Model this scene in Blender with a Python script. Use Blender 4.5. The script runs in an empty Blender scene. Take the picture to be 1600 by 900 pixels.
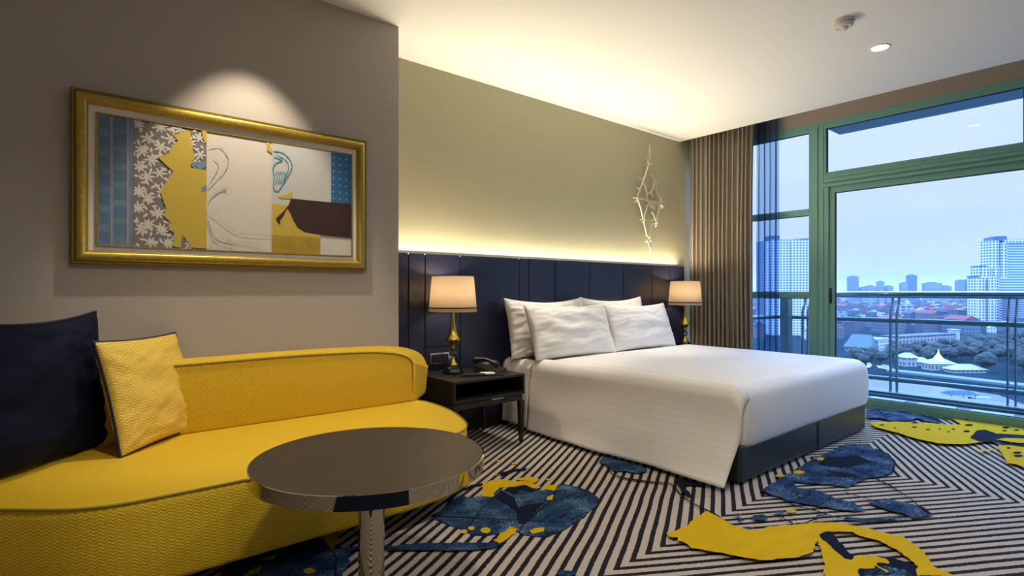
import bpy, bmesh, math, random
from mathutils import Vector, Matrix, noise
from mathutils.geometry import tessellate_polygon
random.seed(7)
SC = bpy.context.scene
COL = SC.collection
PI = math.pi

# ------------------------------------------------------------------ camera
FPX, EYE, YH = 860.0, 1.1, 455.0
YAW = math.radians(50.36)
CF = (math.cos(YAW), math.sin(YAW)); CR = (math.sin(YAW), -math.cos(YAW))
cam = bpy.data.cameras.new('camera'); camo = bpy.data.objects.new('camera', cam); COL.objects.link(camo)
camo.location = (0, 0, EYE); camo.rotation_euler = (PI / 2, 0, YAW - PI / 2)
cam.sensor_width = 36; cam.lens = FPX / 1600 * 36; cam.shift_y = (YH - 450) / 1600
cam.clip_start = 0.05; cam.clip_end = 30000
SC.camera = camo
SC.view_settings.view_transform = 'Standard'; SC.view_settings.look = 'None'
SC.view_settings.gamma = 1; SC.view_settings.use_curve_mapping = False
SC.view_settings.exposure = 0.10
SC.cycles.max_bounces = 10; SC.cycles.diffuse_bounces = 5; SC.cycles.glossy_bounces = 5
SC.cycles.transparent_max_bounces = 24; SC.cycles.transmission_bounces = 8
SC.cycles.caustics_reflective = False; SC.cycles.caustics_refractive = False
SC.cycles.sample_clamp_indirect = 6

# ------------------------------------------------------------------ world: blue evening sky
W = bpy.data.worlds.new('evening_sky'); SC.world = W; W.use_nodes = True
wn, wl = W.node_tree.nodes, W.node_tree.links
wn.clear()
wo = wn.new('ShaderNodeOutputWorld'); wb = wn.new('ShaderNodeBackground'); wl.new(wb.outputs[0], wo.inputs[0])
wt = wn.new('ShaderNodeTexCoord'); ws = wn.new('ShaderNodeSeparateXYZ'); wl.new(wt.outputs['Generated'], ws.inputs[0])
wr = wn.new('ShaderNodeValToRGB'); 
wnz = wn.new('ShaderNodeTexNoise'); wnz.inputs['Scale'].default_value = 5; wnz.inputs['Detail'].default_value = 3
wmp = wn.new('ShaderNodeMapping'); wmp.inputs['Scale'].default_value = (1, 1, 5)
wl.new(wt.outputs['Generated'], wmp.inputs[0]); wl.new(wmp.outputs[0], wnz.inputs[0])
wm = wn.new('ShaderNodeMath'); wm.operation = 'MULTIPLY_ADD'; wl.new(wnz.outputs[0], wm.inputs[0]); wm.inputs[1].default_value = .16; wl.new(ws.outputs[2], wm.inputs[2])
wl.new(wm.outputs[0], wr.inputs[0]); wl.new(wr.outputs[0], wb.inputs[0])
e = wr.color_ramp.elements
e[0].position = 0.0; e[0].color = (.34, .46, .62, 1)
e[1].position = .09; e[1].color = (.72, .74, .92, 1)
for p, c in ((.13, (.78, .74, .93, 1)), (.25, (.88, .82, .96, 1)), (.40, (1.0, .90, 1.0, 1)), (.50, (4.4, 6.0, 9.8, 1)), (.9, (4.4, 6.0, 9.8, 1))):  # unseen upper sky boosted to push more blue light through the window
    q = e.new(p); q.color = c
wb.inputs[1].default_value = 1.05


def lamp(kind, name, loc, energy, color, rot=(0, 0, 0), **kw):
    l = bpy.data.lights.new(name, kind); l.energy = energy; l.color = color
    for k, v in kw.items(): setattr(l, k, v)
    o = bpy.data.objects.new(name, l); o.location = loc; o.rotation_euler = rot; COL.objects.link(o)
    return o


WARM = (1, .80, .55); NEUT = (1, .90, .76)
# cove strip hidden behind the headboard top
lamp('AREA', 'cove_strip', (3.62, 3.622, 1.362), 70, (1, .90, .68), (PI + .95, 0, 0), shape='RECTANGLE', size=3.7, size_y=.05)
# recessed ceiling spots
lamp('SPOT', 'picture_spot', (.80, 2.78, 2.79), 84, (1, .84, .64), (math.radians(12), 0, 0), spot_size=math.radians(62), spot_blend=.55, shadow_soft_size=.02)
for x, y in ((3.029, 3.329), (4.24, 3.323)):
    lamp('SPOT', 'pin_spot', (x, y, 2.80), 120, NEUT, (math.radians(-4), 0, 0), spot_size=math.radians(44), spot_blend=1, shadow_soft_size=.03)
lamp('SPOT', 'bed_spot', (4.476, 1.334, 2.79), 40, (1, .94, .86), (0, 0, 0), spot_size=math.radians(130), spot_blend=.7, shadow_soft_size=.06)
for x, y, en in ((2.3, .9, 45), (.7, .9, 105), (3.2, -.9, 20), (.2, -1.3, 90)):
    lamp('SPOT', 'room_spot', (x, y, 2.79), en, NEUT, (0, 0, 0), spot_size=math.radians(140), spot_blend=.8, shadow_soft_size=.07)


# ------------------------------------------------------------------ helpers
def ray(px):
    u = (px - 800) / FPX
    return CF[0] + u * CR[0], CF[1] + u * CR[1]

def on_floor(px, py, z=0.0):
    t = (EYE - z) * FPX / (py - YH); d = ray(px); return d[0] * t, d[1] * t

def on_wall(px, py, Y):
    d = ray(px); t = Y / d[1]; return d[0] * t, EYE + (YH - py) / FPX * t


def tag(o, label=None, cat=None, group=None, kind=None):
    if label: o['label'] = label
    if cat: o['category'] = cat
    if group: o['group'] = group
    if kind: o['kind'] = kind
    return o

def thing(name, label, cat, loc=(0, 0, 0), rz=0, group=None):
    o = bpy.data.objects.new(name, None); COL.objects.link(o); o.location = loc; o.rotation_euler = (0, 0, rz)
    o.empty_display_size = .1
    return tag(o, label, cat, group)


class MB:
    def __init__(s): s.v = []; s.f = []; s.m = []; s.uv = {}; s.sm = set()
    def add(s, vs, fs, mi=0, smooth=False, uvs=None):
        b = len(s.v); s.v += [tuple(p) for p in vs]
        for i, f in enumerate(fs):
            if smooth: s.sm.add(len(s.f))
            if uvs: s.uv[len(s.f)] = uvs[i]
            s.f.append([b + k for k in f]); s.m.append(mi)
    def box(s, a, b, mi=0):
        x0, y0, z0 = (min(a[i], b[i]) for i in range(3)); x1, y1, z1 = (max(a[i], b[i]) for i in range(3))
        s.add([(x0, y0, z0), (x1, y0, z0), (x1, y1, z0), (x0, y1, z0), (x0, y0, z1), (x1, y0, z1), (x1, y1, z1), (x0, y1, z1)],
              [(0, 3, 2, 1), (4, 5, 6, 7), (0, 1, 5, 4), (1, 2, 6, 5), (2, 3, 7, 6), (3, 0, 4, 7)], mi)
    def frustum(s, c, s0, s1, z0, z1, mi=0):     # tapered square bar
        x, y = c[0], c[1]; X, Y = (c[2], c[3]) if len(c) > 2 else (x, y)
        v = [(x + i * s0, y + j * s0, z0) for i, j in ((-1, -1), (1, -1), (1, 1), (-1, 1))] + [(X + i * s1, Y + j * s1, z1) for i, j in ((-1, -1), (1, -1), (1, 1), (-1, 1))]
        s.add(v, [(0, 3, 2, 1), (4, 5, 6, 7), (0, 1, 5, 4), (1, 2, 6, 5), (2, 3, 7, 6), (3, 0, 4, 7)], mi)
    def tube(s, pts, r, n=8, mi=0, closed=False, cap=True):
        pts = [Vector(p) for p in pts]; N = len(pts); rr = r if isinstance(r, (list, tuple)) else [r] * N
        vs = []; up = None
        for i, p in enumerate(pts):
            a = pts[(i - 1) % N] if (closed or i > 0) else p
            b = pts[(i + 1) % N] if (closed or i < N - 1) else p
            t = (b - a).normalized()
            if up is None: up = Vector((0, 0, 1)) if abs(t.z) < .9 else Vector((1, 0, 0))
            sd = t.cross(up)
            if sd.length < 1e-5: sd = t.orthogonal()
            sd.normalize(); up = sd.cross(t).normalized()
            for k in range(n):
                an = 2 * PI * k / n
                vs.append(p + (sd * math.cos(an) + up * math.sin(an)) * rr[i])
        fs = []
        for i in range(N if closed else N - 1):
            j = (i + 1) % N
            for k in range(n): fs.append((i * n + k, i * n + (k + 1) % n, j * n + (k + 1) % n, j * n + k))
        if cap and not closed: fs += [tuple(range(n))[::-1], tuple(range((N - 1) * n, N * n))]
        s.add(vs, fs, mi, True)
    def lathe(s, prof, c=(0, 0), n=32, mi=0, smooth=True, cap=True):   # prof (r, z)
        vs = [(c[0] + r * math.cos(2 * PI * k / n), c[1] + r * math.sin(2 * PI * k / n), z) for r, z in prof for k in range(n)]
        fs = [(i * n + k, i * n + (k + 1) % n, (i + 1) * n + (k + 1) % n, (i + 1) * n + k) for i in range(len(prof) - 1) for k in range(n)]
        s.add(vs, fs, mi, smooth)
        if cap: s.add(vs[:n], [tuple(range(n))[::-1]], mi); s.add(vs[-n:], [tuple(range(n))], mi)
    def prism(s, poly, z0, z1, mi=0):
        n = len(poly); v = [(x, y, z0) for x, y in poly] + [(x, y, z1) for x, y in poly]
        s.add(v, [tuple(range(n))[::-1], tuple(range(n, 2 * n))] + [(i, (i + 1) % n, n + (i + 1) % n, n + i) for i in range(n)], mi)
    def grid(s, fn, nu, nv, mi=0, smooth=True, uvf=None, cu=False):
        vs = [fn(i / (nu if cu else nu - 1), j / (nv - 1)) for j in range(nv) for i in range(nu)]
        fs = []; uvs = []
        for j in range(nv - 1):
            for i in range(nu if cu else nu - 1):
                i2 = (i + 1) % nu
                fs.append((j * nu + i, j * nu + i2, (j + 1) * nu + i2, (j + 1) * nu + i))
                if uvf: uvs.append([uvf(a / (nu if cu else nu - 1), b / (nv - 1)) for a, b in ((i, j), (i + 1, j), (i + 1, j + 1), (i, j + 1))])
        s.add(vs, fs, mi, smooth, uvs or None)
    def flat(s, poly, z, mi=0, to=None):            # concave polygon as a flat face set
        t = tessellate_polygon([[Vector((p[0], p[1], 0)) for p in poly]])
        vs = [(p[0], p[1], z) for p in poly]
        if to: vs = [to(*v) for v in vs]
        fs = []
        for a, b, c in t:
            A, B, C = (poly[i] for i in (a, b, c))
            cr = (B[0] - A[0]) * (C[1] - A[1]) - (B[1] - A[1]) * (C[0] - A[0])
            fs.append((a, b, c) if cr > 0 else (a, c, b))
        s.add(vs, fs, mi)
    def build(s, name, mats, parent=None, origin=(0, 0, 0), bevel=0, seg=2, solid=0, subsurf=0, fix=False):
        me = bpy.data.meshes.new(name)
        o3 = Vector(origin)
        me.from_pydata([tuple(Vector(p) - o3) for p in s.v], [], s.f)
        mats = mats if isinstance(mats, (list, tuple)) else [mats]
        for m in mats: me.materials.append(m)
        uv = me.uv_layers.new(name='UVMap').data
        for i, p in enumerate(me.polygons):
            p.material_index = s.m[i]; p.use_smooth = i in s.sm
            n = p.normal; cu = s.uv.get(i)
            for k, li in enumerate(p.loop_indices):
                if cu: uv[li].uv = cu[k]; continue
                c = s.v[s.f[i][k]]
                uv[li].uv = (c[0], c[1]) if abs(n.z) > .7 else ((c[1], c[2]) if abs(n.x) > abs(n.y) else (c[0], c[2]))
        if fix:
            bm = bmesh.new(); bm.from_mesh(me); bmesh.ops.remove_doubles(bm, verts=bm.verts, dist=1e-5); bmesh.ops.recalc_face_normals(bm, faces=bm.faces); bm.to_mesh(me); bm.free()
        me.update()
        o = bpy.data.objects.new(name, me); COL.objects.link(o)
        if parent: o.parent = parent
        else: o.location = o3
        if parent and origin != (0, 0, 0): o.location = o3
        if solid: md = o.modifiers.new('s', 'SOLIDIFY'); md.thickness = solid; md.offset = 0
        if bevel: md = o.modifiers.new('b', 'BEVEL'); md.width = bevel; md.segments = seg; md.limit_method = 'ANGLE'; md.angle_limit = .6
        if subsurf: md = o.modifiers.new('u', 'SUBSURF'); md.levels = subsurf; md.render_levels = subsurf
        return o


def copy_tree(o, parent=None):
    c = o.copy(); COL.objects.link(c)
    if parent: c.parent = parent
    for ch in list(o.children): copy_tree(ch, c)
    return c


# ------------------------------------------------------------------ materials
class NT:
    def __init__(s, name):
        s.m = bpy.data.materials.new(name); s.m.use_nodes = True
        s.n = s.m.node_tree.nodes; s.l = s.m.node_tree.links
        s.p = s.n['Principled BSDF']; s.out = s.n['Material Output']
    def node(s, t, **kw):
        q = s.n.new(t)
        for k, v in kw.items(): setattr(q, k, v)
        return q
    def put(s, sock, v):
        if isinstance(v, bpy.types.NodeSocket): s.l.new(v, sock)
        else: sock.default_value = v
    def math(s, op, a, b=0, c=0):
        q = s.node('ShaderNodeMath', operation=op); s.put(q.inputs[0], a); s.put(q.inputs[1], b)
        if op in ('MULTIPLY_ADD', 'SMOOTH_MIN', 'COMPARE'): s.put(q.inputs[2], c)
        return q.outputs[0]
    def mix(s, f, a, b):
        q = s.node('ShaderNodeMix', data_type='RGBA'); s.put(q.inputs[0], f)
        s.put(q.inputs[6], a if isinstance(a, bpy.types.NodeSocket) else (*a, 1)); s.put(q.inputs[7], b if isinstance(b, bpy.types.NodeSocket) else (*b, 1))
        return q.outputs[2]
    def noise(s, vec, scale, detail=2, rough=.5, out=0):
        q = s.node('ShaderNodeTexNoise'); q.inputs['Scale'].default_value = scale; q.inputs['Detail'].default_value = detail; q.inputs['Roughness'].default_value = rough
        if vec is not None: s.l.new(vec, q.inputs['Vector'])
        return q.outputs[out]
    def coord(s, which='Object', scale=None):
        q = s.node('ShaderNodeTexCoord').outputs[which]
        if scale: 
            m = s.node('ShaderNodeMapping'); s.l.new(q, m.inputs[0]); m.inputs['Scale'].default_value = scale; return m.outputs[0]
        return q
    def ramp(s, f, stops, interp='LINEAR'):
        q = s.node('ShaderNodeValToRGB'); s.put(q.inputs[0], f); q.color_ramp.interpolation = interp
        el = q.color_ramp.elements
        for i, (p, c) in enumerate(stops):
            x = el[i] if i < 2 else el.new(p)
            x.position = p; x.color = (*c, 1) if len(c) == 3 else c
        return q.outputs[0]
    def bump(s, h, dist=.002, strength=1.0):
        q = s.node('ShaderNodeBump'); q.inputs['Distance'].default_value = dist; q.inputs['Strength'].default_value = strength
        s.put(q.inputs['Height'], h); s.l.new(q.outputs[0], s.p.inputs['Normal'])
    def set(s, **kw):
        for k, v in kw.items():
            k = {'color': 'Base Color', 'rough': 'Roughness', 'metal': 'Metallic', 'sheen': 'Sheen Weight', 'trans': 'Transmission Weight', 'emis': 'Emission Color', 'estr': 'Emission Strength', 'coat': 'Coat Weight', 'spec': 'Specular IOR Level'}[k]
            s.put(s.p.inputs[k], (*v, 1) if isinstance(v, tuple) and len(v) == 3 else v)
        return s


def mat(name, color, rough=.6, metal=0, var=.06, nscale=40, bump=0, **kw):
    t = NT(name); c = t.coord('Object')
    nz = t.noise(c, nscale, 3)
    t.set(color=t.mix(nz, tuple(x * (1 - var) for x in color), tuple(min(1, x * (1 + var)) for x in color)), rough=rough, metal=metal, **kw)
    if bump: t.bump(nz, bump)
    return t.m


def emis(name, color, strength):
    t = NT(name); t.set(color=color, emis=color, estr=strength); return t.m


def m_wall(name, col, vert=0.0):
    t = NT(name); o = t.coord('Object')
    a = t.noise(t.coord('Object', (260, 260, 18)), 1.0, 3); b = t.noise(t.coord('Object', (20, 20, 240)), 1.0, 3)
    w = t.math('ADD', t.math('MULTIPLY', a, .6), t.math('MULTIPLY', b, .4))
    t.set(color=t.mix(w, tuple(x * (1 - vert) for x in col), tuple(x * (1 + vert) for x in col)), rough=.72)
    t.bump(w, .0006, .5)
    return t.m


def m_weave(name, base, hi, lo, su=.026, sv=.0115, disp=.0022, rough=.62):
    # rows of broken zigzag strokes in UV metres
    t = NT(name); uv = t.node('ShaderNodeSeparateXYZ'); t.l.new(t.coord('UV'), uv.inputs[0])
    u = t.math('DIVIDE', uv.outputs[0], su); v = t.math('DIVIDE', uv.outputs[1], sv)
    tri = t.math('MULTIPLY', t.math('ABSOLUTE', t.math('SUBTRACT', t.math('FRACT', u), .5)), 1.5)
    vv = t.math('ADD', v, tri)
    d = t.math('ABSOLUTE', t.math('SUBTRACT', t.math('FRACT', vv), .5))
    mk = t.node('ShaderNodeMapRange', interpolation_type='SMOOTHSTEP'); t.put(mk.inputs[0], d)
    mk.inputs[1].default_value = .08; mk.inputs[2].default_value = .30; mk.inputs[3].default_value = 1; mk.inputs[4].default_value = 0
    br = t.math('FRACT', t.math('ADD', t.math('MULTIPLY', u, 1.0), t.math('MULTIPLY', t.math('FLOOR', vv), .37)))
    gap = t.math('LESS_THAN', br, .16)
    s = t.math('MULTIPLY', mk.outputs[0], t.math('SUBTRACT', 1, t.math('MULTIPLY', gap, .8)))
    nz = t.noise(t.coord('Object'), 60, 3)
    c = t.mix(s, t.mix(nz, lo, base), hi)
    t.set(color=c, rough=rough)
    t.bump(s, disp, .7)
    return t.m


def m_wood(name, c0, c1, rough=.4):
    t = NT(name); c = t.coord('Object', (1.2, 9, 9))
    n = t.noise(c, 3, 6, .6); n2 = t.noise(t.coord('Object', (4, 90, 90)), 1.5, 4, .6)
    f = t.math('ADD', t.math('MULTIPLY', n, .6), t.math('MULTIPLY', n2, .4))
    t.set(color=t.ramp(f, [(.3, c0), (.7, c1)]), rough=rough); t.bump(n2, .0004, .4)
    return t.m


def m_satin(name, col):
    t = NT(name); s = t.node('ShaderNodeSeparateXYZ'); t.l.new(t.coord('UV'), s.inputs[0])
    w = t.math('GREATER_THAN', t.math('FRACT', t.math('MULTIPLY', s.outputs[0], 22)), .5)
    nz = t.noise(t.coord('Object'), 9, 4)
    t.set(color=t.mix(w, tuple(x * .965 for x in col), col), rough=t.math('MULTIPLY_ADD', w, .14, .5))
    t.bump(nz, .01, .25)
    return t.m


def m_sheer():
    t = NT('dark blue grey sheer voile'); tr = t.node('ShaderNodeBsdfTransparent'); mx = t.node('ShaderNodeMixShader')
    s = t.node('ShaderNodeSeparateXYZ'); t.l.new(t.coord('UV'), s.inputs[0])
    g = t.noise(t.coord('UV', (300, 300, 1)), 1, 2)
    lw = t.node('ShaderNodeLayerWeight'); lw.inputs[0].default_value = .45
    f = t.math('ADD', t.math('MULTIPLY_ADD', g, .1, .26), t.math('MULTIPLY', lw.outputs[1], .38))
    t.put(mx.inputs[0], f); t.l.new(tr.outputs[0], mx.inputs[1]); t.l.new(t.p.outputs[0], mx.inputs[2]); t.l.new(mx.outputs[0], t.out.inputs[0])
    tr.inputs[0].default_value = (.62, .80, 1, 1)
    t.set(color=(.045, .075, .14), rough=.8)
    return t.m


def m_glass(name, tint=(.79, .925, 1.0), ior=1.45, gl=.3):
    t = NT(name); tr = t.node('ShaderNodeBsdfTransparent'); tr.inputs[0].default_value = (*tint, 1)
    g = t.node('ShaderNodeBsdfGlossy'); g.inputs['Roughness'].default_value = .01
    fr = t.node('ShaderNodeFresnel'); fr.inputs[0].default_value = ior
    mx = t.node('ShaderNodeMixShader'); t.l.new(t.math('MULTIPLY', fr.outputs[0], gl), mx.inputs[0])
    t.l.new(tr.outputs[0], mx.inputs[1]); t.l.new(g.outputs[0], mx.inputs[2]); t.l.new(mx.outputs[0], t.out.inputs[0])
    return t.m


def m_carpet():
    t = NT('striped carpet'); P = t.coord('Object'); s = t.node('ShaderNodeSeparateXYZ'); t.l.new(P, s.inputs[0])
    wob = t.math('MULTIPLY', t.math('SUBTRACT', t.noise(P, 70, 3, .7), .5), .012)
    wob = t.math('ADD', wob, t.math('MULTIPLY', t.math('SUBTRACT', t.noise(P, 3, 1), .5), .012))
    c = t.math('ADD', t.math('MULTIPLY', t.math('ABSOLUTE', t.math('SUBTRACT', s.outputs[0], 3.857)), .5),
               t.math('MULTIPLY', t.math('ABSOLUTE', t.math('SUBTRACT', s.outputs[1], 1.415)), .866))
    c = t.math('ADD', c, wob)
    fr = t.math('FRACT', t.math('ADD', t.math('DIVIDE', c, .0505), .25))
    d = t.math('ABSOLUTE', t.math('SUBTRACT', fr, .5))          # 0 = centre of the black band
    k = t.math('LESS_THAN', d, .215)
    pile = t.noise(P, 420, 2, .6); big = t.noise(P, 5, 3)
    cream = t.mix(pile, (.37, .32, .27), (.52, .46, .395)); ink = t.mix(pile, (.008, .008, .014), (.022, .02, .028))
    t.set(color=t.mix(k, cream, ink), rough=.95, spec=.1)
    t.bump(t.math('SUBTRACT', pile, t.math('MULTIPLY', k, .3)), .003, .6)
    return t.m


def m_inlay(name, a, b, speck=None, sp=.62, scale=260, streak=None):
    t = NT(name); P = t.coord('Object'); pile = t.noise(P, 420, 2, .6)
    big = t.noise(t.coord('Object', (3, 9, 3)), 2.2, 5, .65)
    c = t.mix(t.math('MULTIPLY_ADD', pile, .5, t.math('MULTIPLY', big, .5)), a, b)
    if streak:
        st = t.noise(t.coord('Object', (6, 26, 6)), 1.6, 6, .75)
        c = t.mix(t.math('GREATER_THAN', st, .555), c, streak)
    if speck:
        n = t.math('MULTIPLY', t.noise(P, scale, 2, .8), t.math('MULTIPLY_ADD', t.noise(P, 7, 3), 1.0, .5))
        c = t.mix(t.math('GREATER_THAN', n, sp), c, speck)
    t.set(color=c, rough=.95, spec=.08); t.bump(pile, .004, .6)
    return t.m


def m_facade(name, wall, win, bay, fl, fw=.6, fh=.55, rough=.6):
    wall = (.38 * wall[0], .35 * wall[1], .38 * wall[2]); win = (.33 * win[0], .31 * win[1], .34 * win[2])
    t = NT(name); s = t.node('ShaderNodeSeparateXYZ'); t.l.new(t.coord('UV'), s.inputs[0])
    a = t.math('ABSOLUTE', t.math('SUBTRACT', t.math('FRACT', t.math('DIVIDE', s.outputs[0], bay)), .5))
    b = t.math('ABSOLUTE', t.math('SUBTRACT', t.math('FRACT', t.math('DIVIDE', s.outputs[1], fl)), .5))
    w = t.math('MULTIPLY', t.math('LESS_THAN', a, fw / 2), t.math('LESS_THAN', b, fh / 2))
    g = t.node('ShaderNodeNewGeometry'); gs = t.node('ShaderNodeSeparateXYZ'); t.l.new(g.outputs['Normal'], gs.inputs[0])
    w = t.math('MULTIPLY', w, t.math('LESS_THAN', gs.outputs[2], .5))
    nz = t.noise(t.coord('Object'), .3, 2)
    t.set(color=t.mix(w, t.mix(nz, tuple(x * .9 for x in wall), wall), win), rough=rough)
    return t.m



M = {}
M['wall'] = m_wall('grey beige wallcovering', (.46, .42, .375), .05)
M['feature'] = m_wall('woven metallic wallcovering', (.46, .43, .28), .10)
M['ceiling'] = mat('warm white ceiling paint', (.88, .855, .80), .85, var=.01)
M['carpet'] = m_carpet()
M['cy'] = m_inlay('yellow carpet pile', (.42, .27, .004), (.74, .49, .010))
M['cb'] = m_inlay('blue carpet pile', (.006, .022, .062), (.020, .058, .145), (.16, .27, .42), .60, scale=150, streak=(.005, .010, .03))
M['cn'] = m_inlay('navy carpet pile', (.004, .006, .014), (.008, .015, .04))
M['sofa'] = m_weave('yellow woven upholstery', (.74, .485, .012), (.82, .565, .03), (.66, .42, .007))
M['piping'] = mat('dark olive piping', (.32, .23, .02), .6)
M['ypil'] = m_weave('yellow zigzag cushion fabric', (.74, .49, .03), (.88, .69, .22), (.66, .42, .02), .024, .0125, .0015)
M['navy'] = mat('navy velvet', (.003, .006, .021), .75, var=.25, nscale=5, spec=.15)
M['navypipe'] = mat('navy piping', (.006, .008, .025), .5)
M['leather'] = mat('navy leather panel', (.013, .016, .042), .36, var=.12, nscale=300, bump=.0002)
M['baseleather'] = mat('slate blue leather', (.022, .030, .038), .36, var=.1, nscale=300, bump=.0003)
M['linen'] = m_satin('white satin stripe linen', (.80, .785, .77))
M['pillow'] = m_satin('white pillow cotton', (.84, .82, .80))
M['dark'] = m_wood('espresso wood', (.008, .006, .0055), (.018, .0135, .011), .45)
M['tabletop'] = m_wood('dark brown laminate', (.032, .023, .017), (.064, .048, .036), .42)
M['mirror'] = mat('polished bronze mirror steel', (.52, .47, .37), .04, 1, var=.02)
M['gold'] = mat('antique gold', (.62, .46, .08), .26, 1, var=.12, nscale=25)
M['gilt'] = mat('gilt picture moulding', (.50, .36, .075), .40, .85, var=.30, nscale=55, bump=.0006)
M['giltdk'] = mat('bronzed gilt', (.26, .20, .06), .45, .8, var=.4, nscale=70, bump=.0006)
M['mount'] = mat('cream linen mount', (.93, .88, .76), .85, var=.05, nscale=300)
M['blackgloss'] = mat('black lacquer', (.01, .009, .009), .12)
M['black'] = mat('black plastic', (.012, .012, .013), .42)
M['crystal'] = m_glass('crystal', (.95, .95, .95), 1.5, 1.0)
M['chrome'] = mat('brushed chrome', (.62, .60, .58), .22, 1)
M['white'] = mat('white paper', (.80, .79, .77), .7)
M['greyplastic'] = mat('pale grey plastic', (.66, .63, .57), .5)
M['curtain'] = mat('taupe curtain', (.34, .295, .235), .9, var=.08, nscale=160)
M['sheer'] = m_sheer()
M['green'] = mat('green anodised aluminium', (.15, .345, .295), .38, .0, var=.05)
M['gasket'] = mat('dark rubber gasket', (.008, .02, .035), .6)
M['glass'] = m_glass('window glass')
M['brass'] = mat('champagne metal', (.80, .74, .56), .42, .6, var=.15, nscale=90)
M['concrete'] = mat('painted concrete', (.40, .47, .54), .8)
M['rail'] = mat('balcony rail steel', (.13, .19, .22), .35, .4)
M['railtop'] = mat('polished handrail steel', (.30, .36, .42), .14, .9)
M['tile'] = mat('dark blue grey deck tile', (.07, .12, .16), .4)
M['paver'] = mat('pale blue glazed paver', (.26, .36, .42), .45)

# shade cloth: translucent
t = NT('lampshade linen'); tl = t.node('ShaderNodeBsdfTranslucent'); mx = t.node('ShaderNodeMixShader')
g = t.noise(t.coord('UV', (500, 60, 1)), 1, 3)
cc = t.mix(g, (.78, .68, .54), (.95, .88, .76)); t.l.new(cc, tl.inputs[0]); t.set(color=cc, rough=.8)
mx.inputs[0].default_value = .55; t.l.new(t.p.outputs[0], mx.inputs[1]); t.l.new(tl.outputs[0], mx.inputs[2]); t.l.new(mx.outputs[0], t.out.inputs[0])
M['shade'] = t.m


def struct(name, mb, m, **kw):
    o = mb.build(name, m, **kw); o['kind'] = 'structure'; return o


# ------------------------------------------------------------------ room shell
CZ, YW, YP, XR, XG, XC = 2.82, 3.65, 3.23, 1.717, 5.90, 5.53
X0, Y0 = -1.7, -2.6
b = MB(); b.box((X0, YP, 0), (XR, YP + .14, CZ + .1)); b.box((XR - .14, YP + .14, 0), (XR, YW + .1, CZ + .1)); struct('wall_left', b, M['wall'])
b = MB(); b.box((XR, YW, 0), (XG + .1, YW + .12, 3.1)); struct('wall_headboard', b, M['feature'])
b = MB(); b.box((X0 - .12, Y0, 0), (X0, YP + .14, CZ)); struct('wall_back', b, M['wall'])
b = MB(); b.box((X0 - .12, Y0 - .12, 0), (XG + .1, Y0, 3.1)); struct('wall_right', b, M['wall'])
b = MB(); b.box((X0, Y0, CZ), (XC, YW, CZ + .12)); b.box((XC - .02, Y0, CZ + .12), (XC, YW, 3.1)); b.box((XC, Y0, 3.1), (XG + .1, YW, 3.2)); struct('ceiling', b, M['ceiling'])
# wall band above the glazing (inside the curtain pocket)
b = MB(); b.box((XG - .03, Y0, 2.785), (XG + .1, YW, 3.1)); struct('wall_window_head', b, mat('taupe head panel', (.34, .28, .23), .8))

# floor with the stripe carpet and its inlaid painterly shapes
def R(ox, oy, s, pts): return [(ox + x / s, oy + y / s) for x, y in pts]
def ell(x, y, a, c, n=14): return [(x + a * math.cos(2 * PI * i / n) * (1 + .12 * math.sin(3.1 * i)), y + c * math.sin(2 * PI * i / n) * (1 + .1 * math.cos(2.3 * i))) for i in range(n)]
def stroke(pts, w):
    n = len(pts); a = []; c = []
    for i, p in enumerate(pts):
        q0 = pts[max(0, i - 1)]; q1 = pts[min(n - 1, i + 1)]
        dx, dy = q1[0] - q0[0], q1[1] - q0[1]; L = math.hypot(dx, dy) or 1
        ww = w * (.6 + .6 * abs(math.sin(i * 2.1 + 1)))
        a.append((p[0] - dy / L * ww, p[1] + dx / L * ww)); c.append((p[0] + dy / L * ww, p[1] - dx / L * ww))
    return a + c[::-1]
floor = MB()
floor.add([(X0, Y0, 0), (XG - .03, Y0, 0), (XG - .03, YW, 0), (X0, YW, 0)], [(0, 1, 2, 3)])
_z = [.0006]
def inlay(pxpts, mi, jag=.006):
    w = [on_floor(*p) for p in pxpts]; out = []
    n = len(w)
    for i in range(n):
        a, c = Vector((*w[i], 0)), Vector((*w[(i + 1) % n], 0)); L = (c - a).length; k = max(1, int(L / .009))
        for j in range(k):
            p = a.lerp(c, j / k); q = noise.noise_vector(p * 34) * 1.3 + noise.noise_vector(p * 110) * .8; out.append((p.x + q.x * jag, p.y + q.y * jag))
    _z[0] += .00025
    try: floor.flat(out, _z[0], mi)
    except Exception: pass
def inlay_floor(wpts, mi):
    _z[0] += .00025; floor.flat(wpts, _z[0], mi)
A1 = lambda p: R(600, 660, 3.75, p)
A2 = lambda p: R(860, 680, 4.09, p)
A3 = lambda p: R(1080, 700, 4.5, p)
A4 = lambda p: R(1320, 720, 5, p)
A5 = lambda p: R(1280, 630, 5, p)
A6 = lambda p: R(280, 780, 5, p)
Y_, B_, N_ = 1, 2, 3
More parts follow.
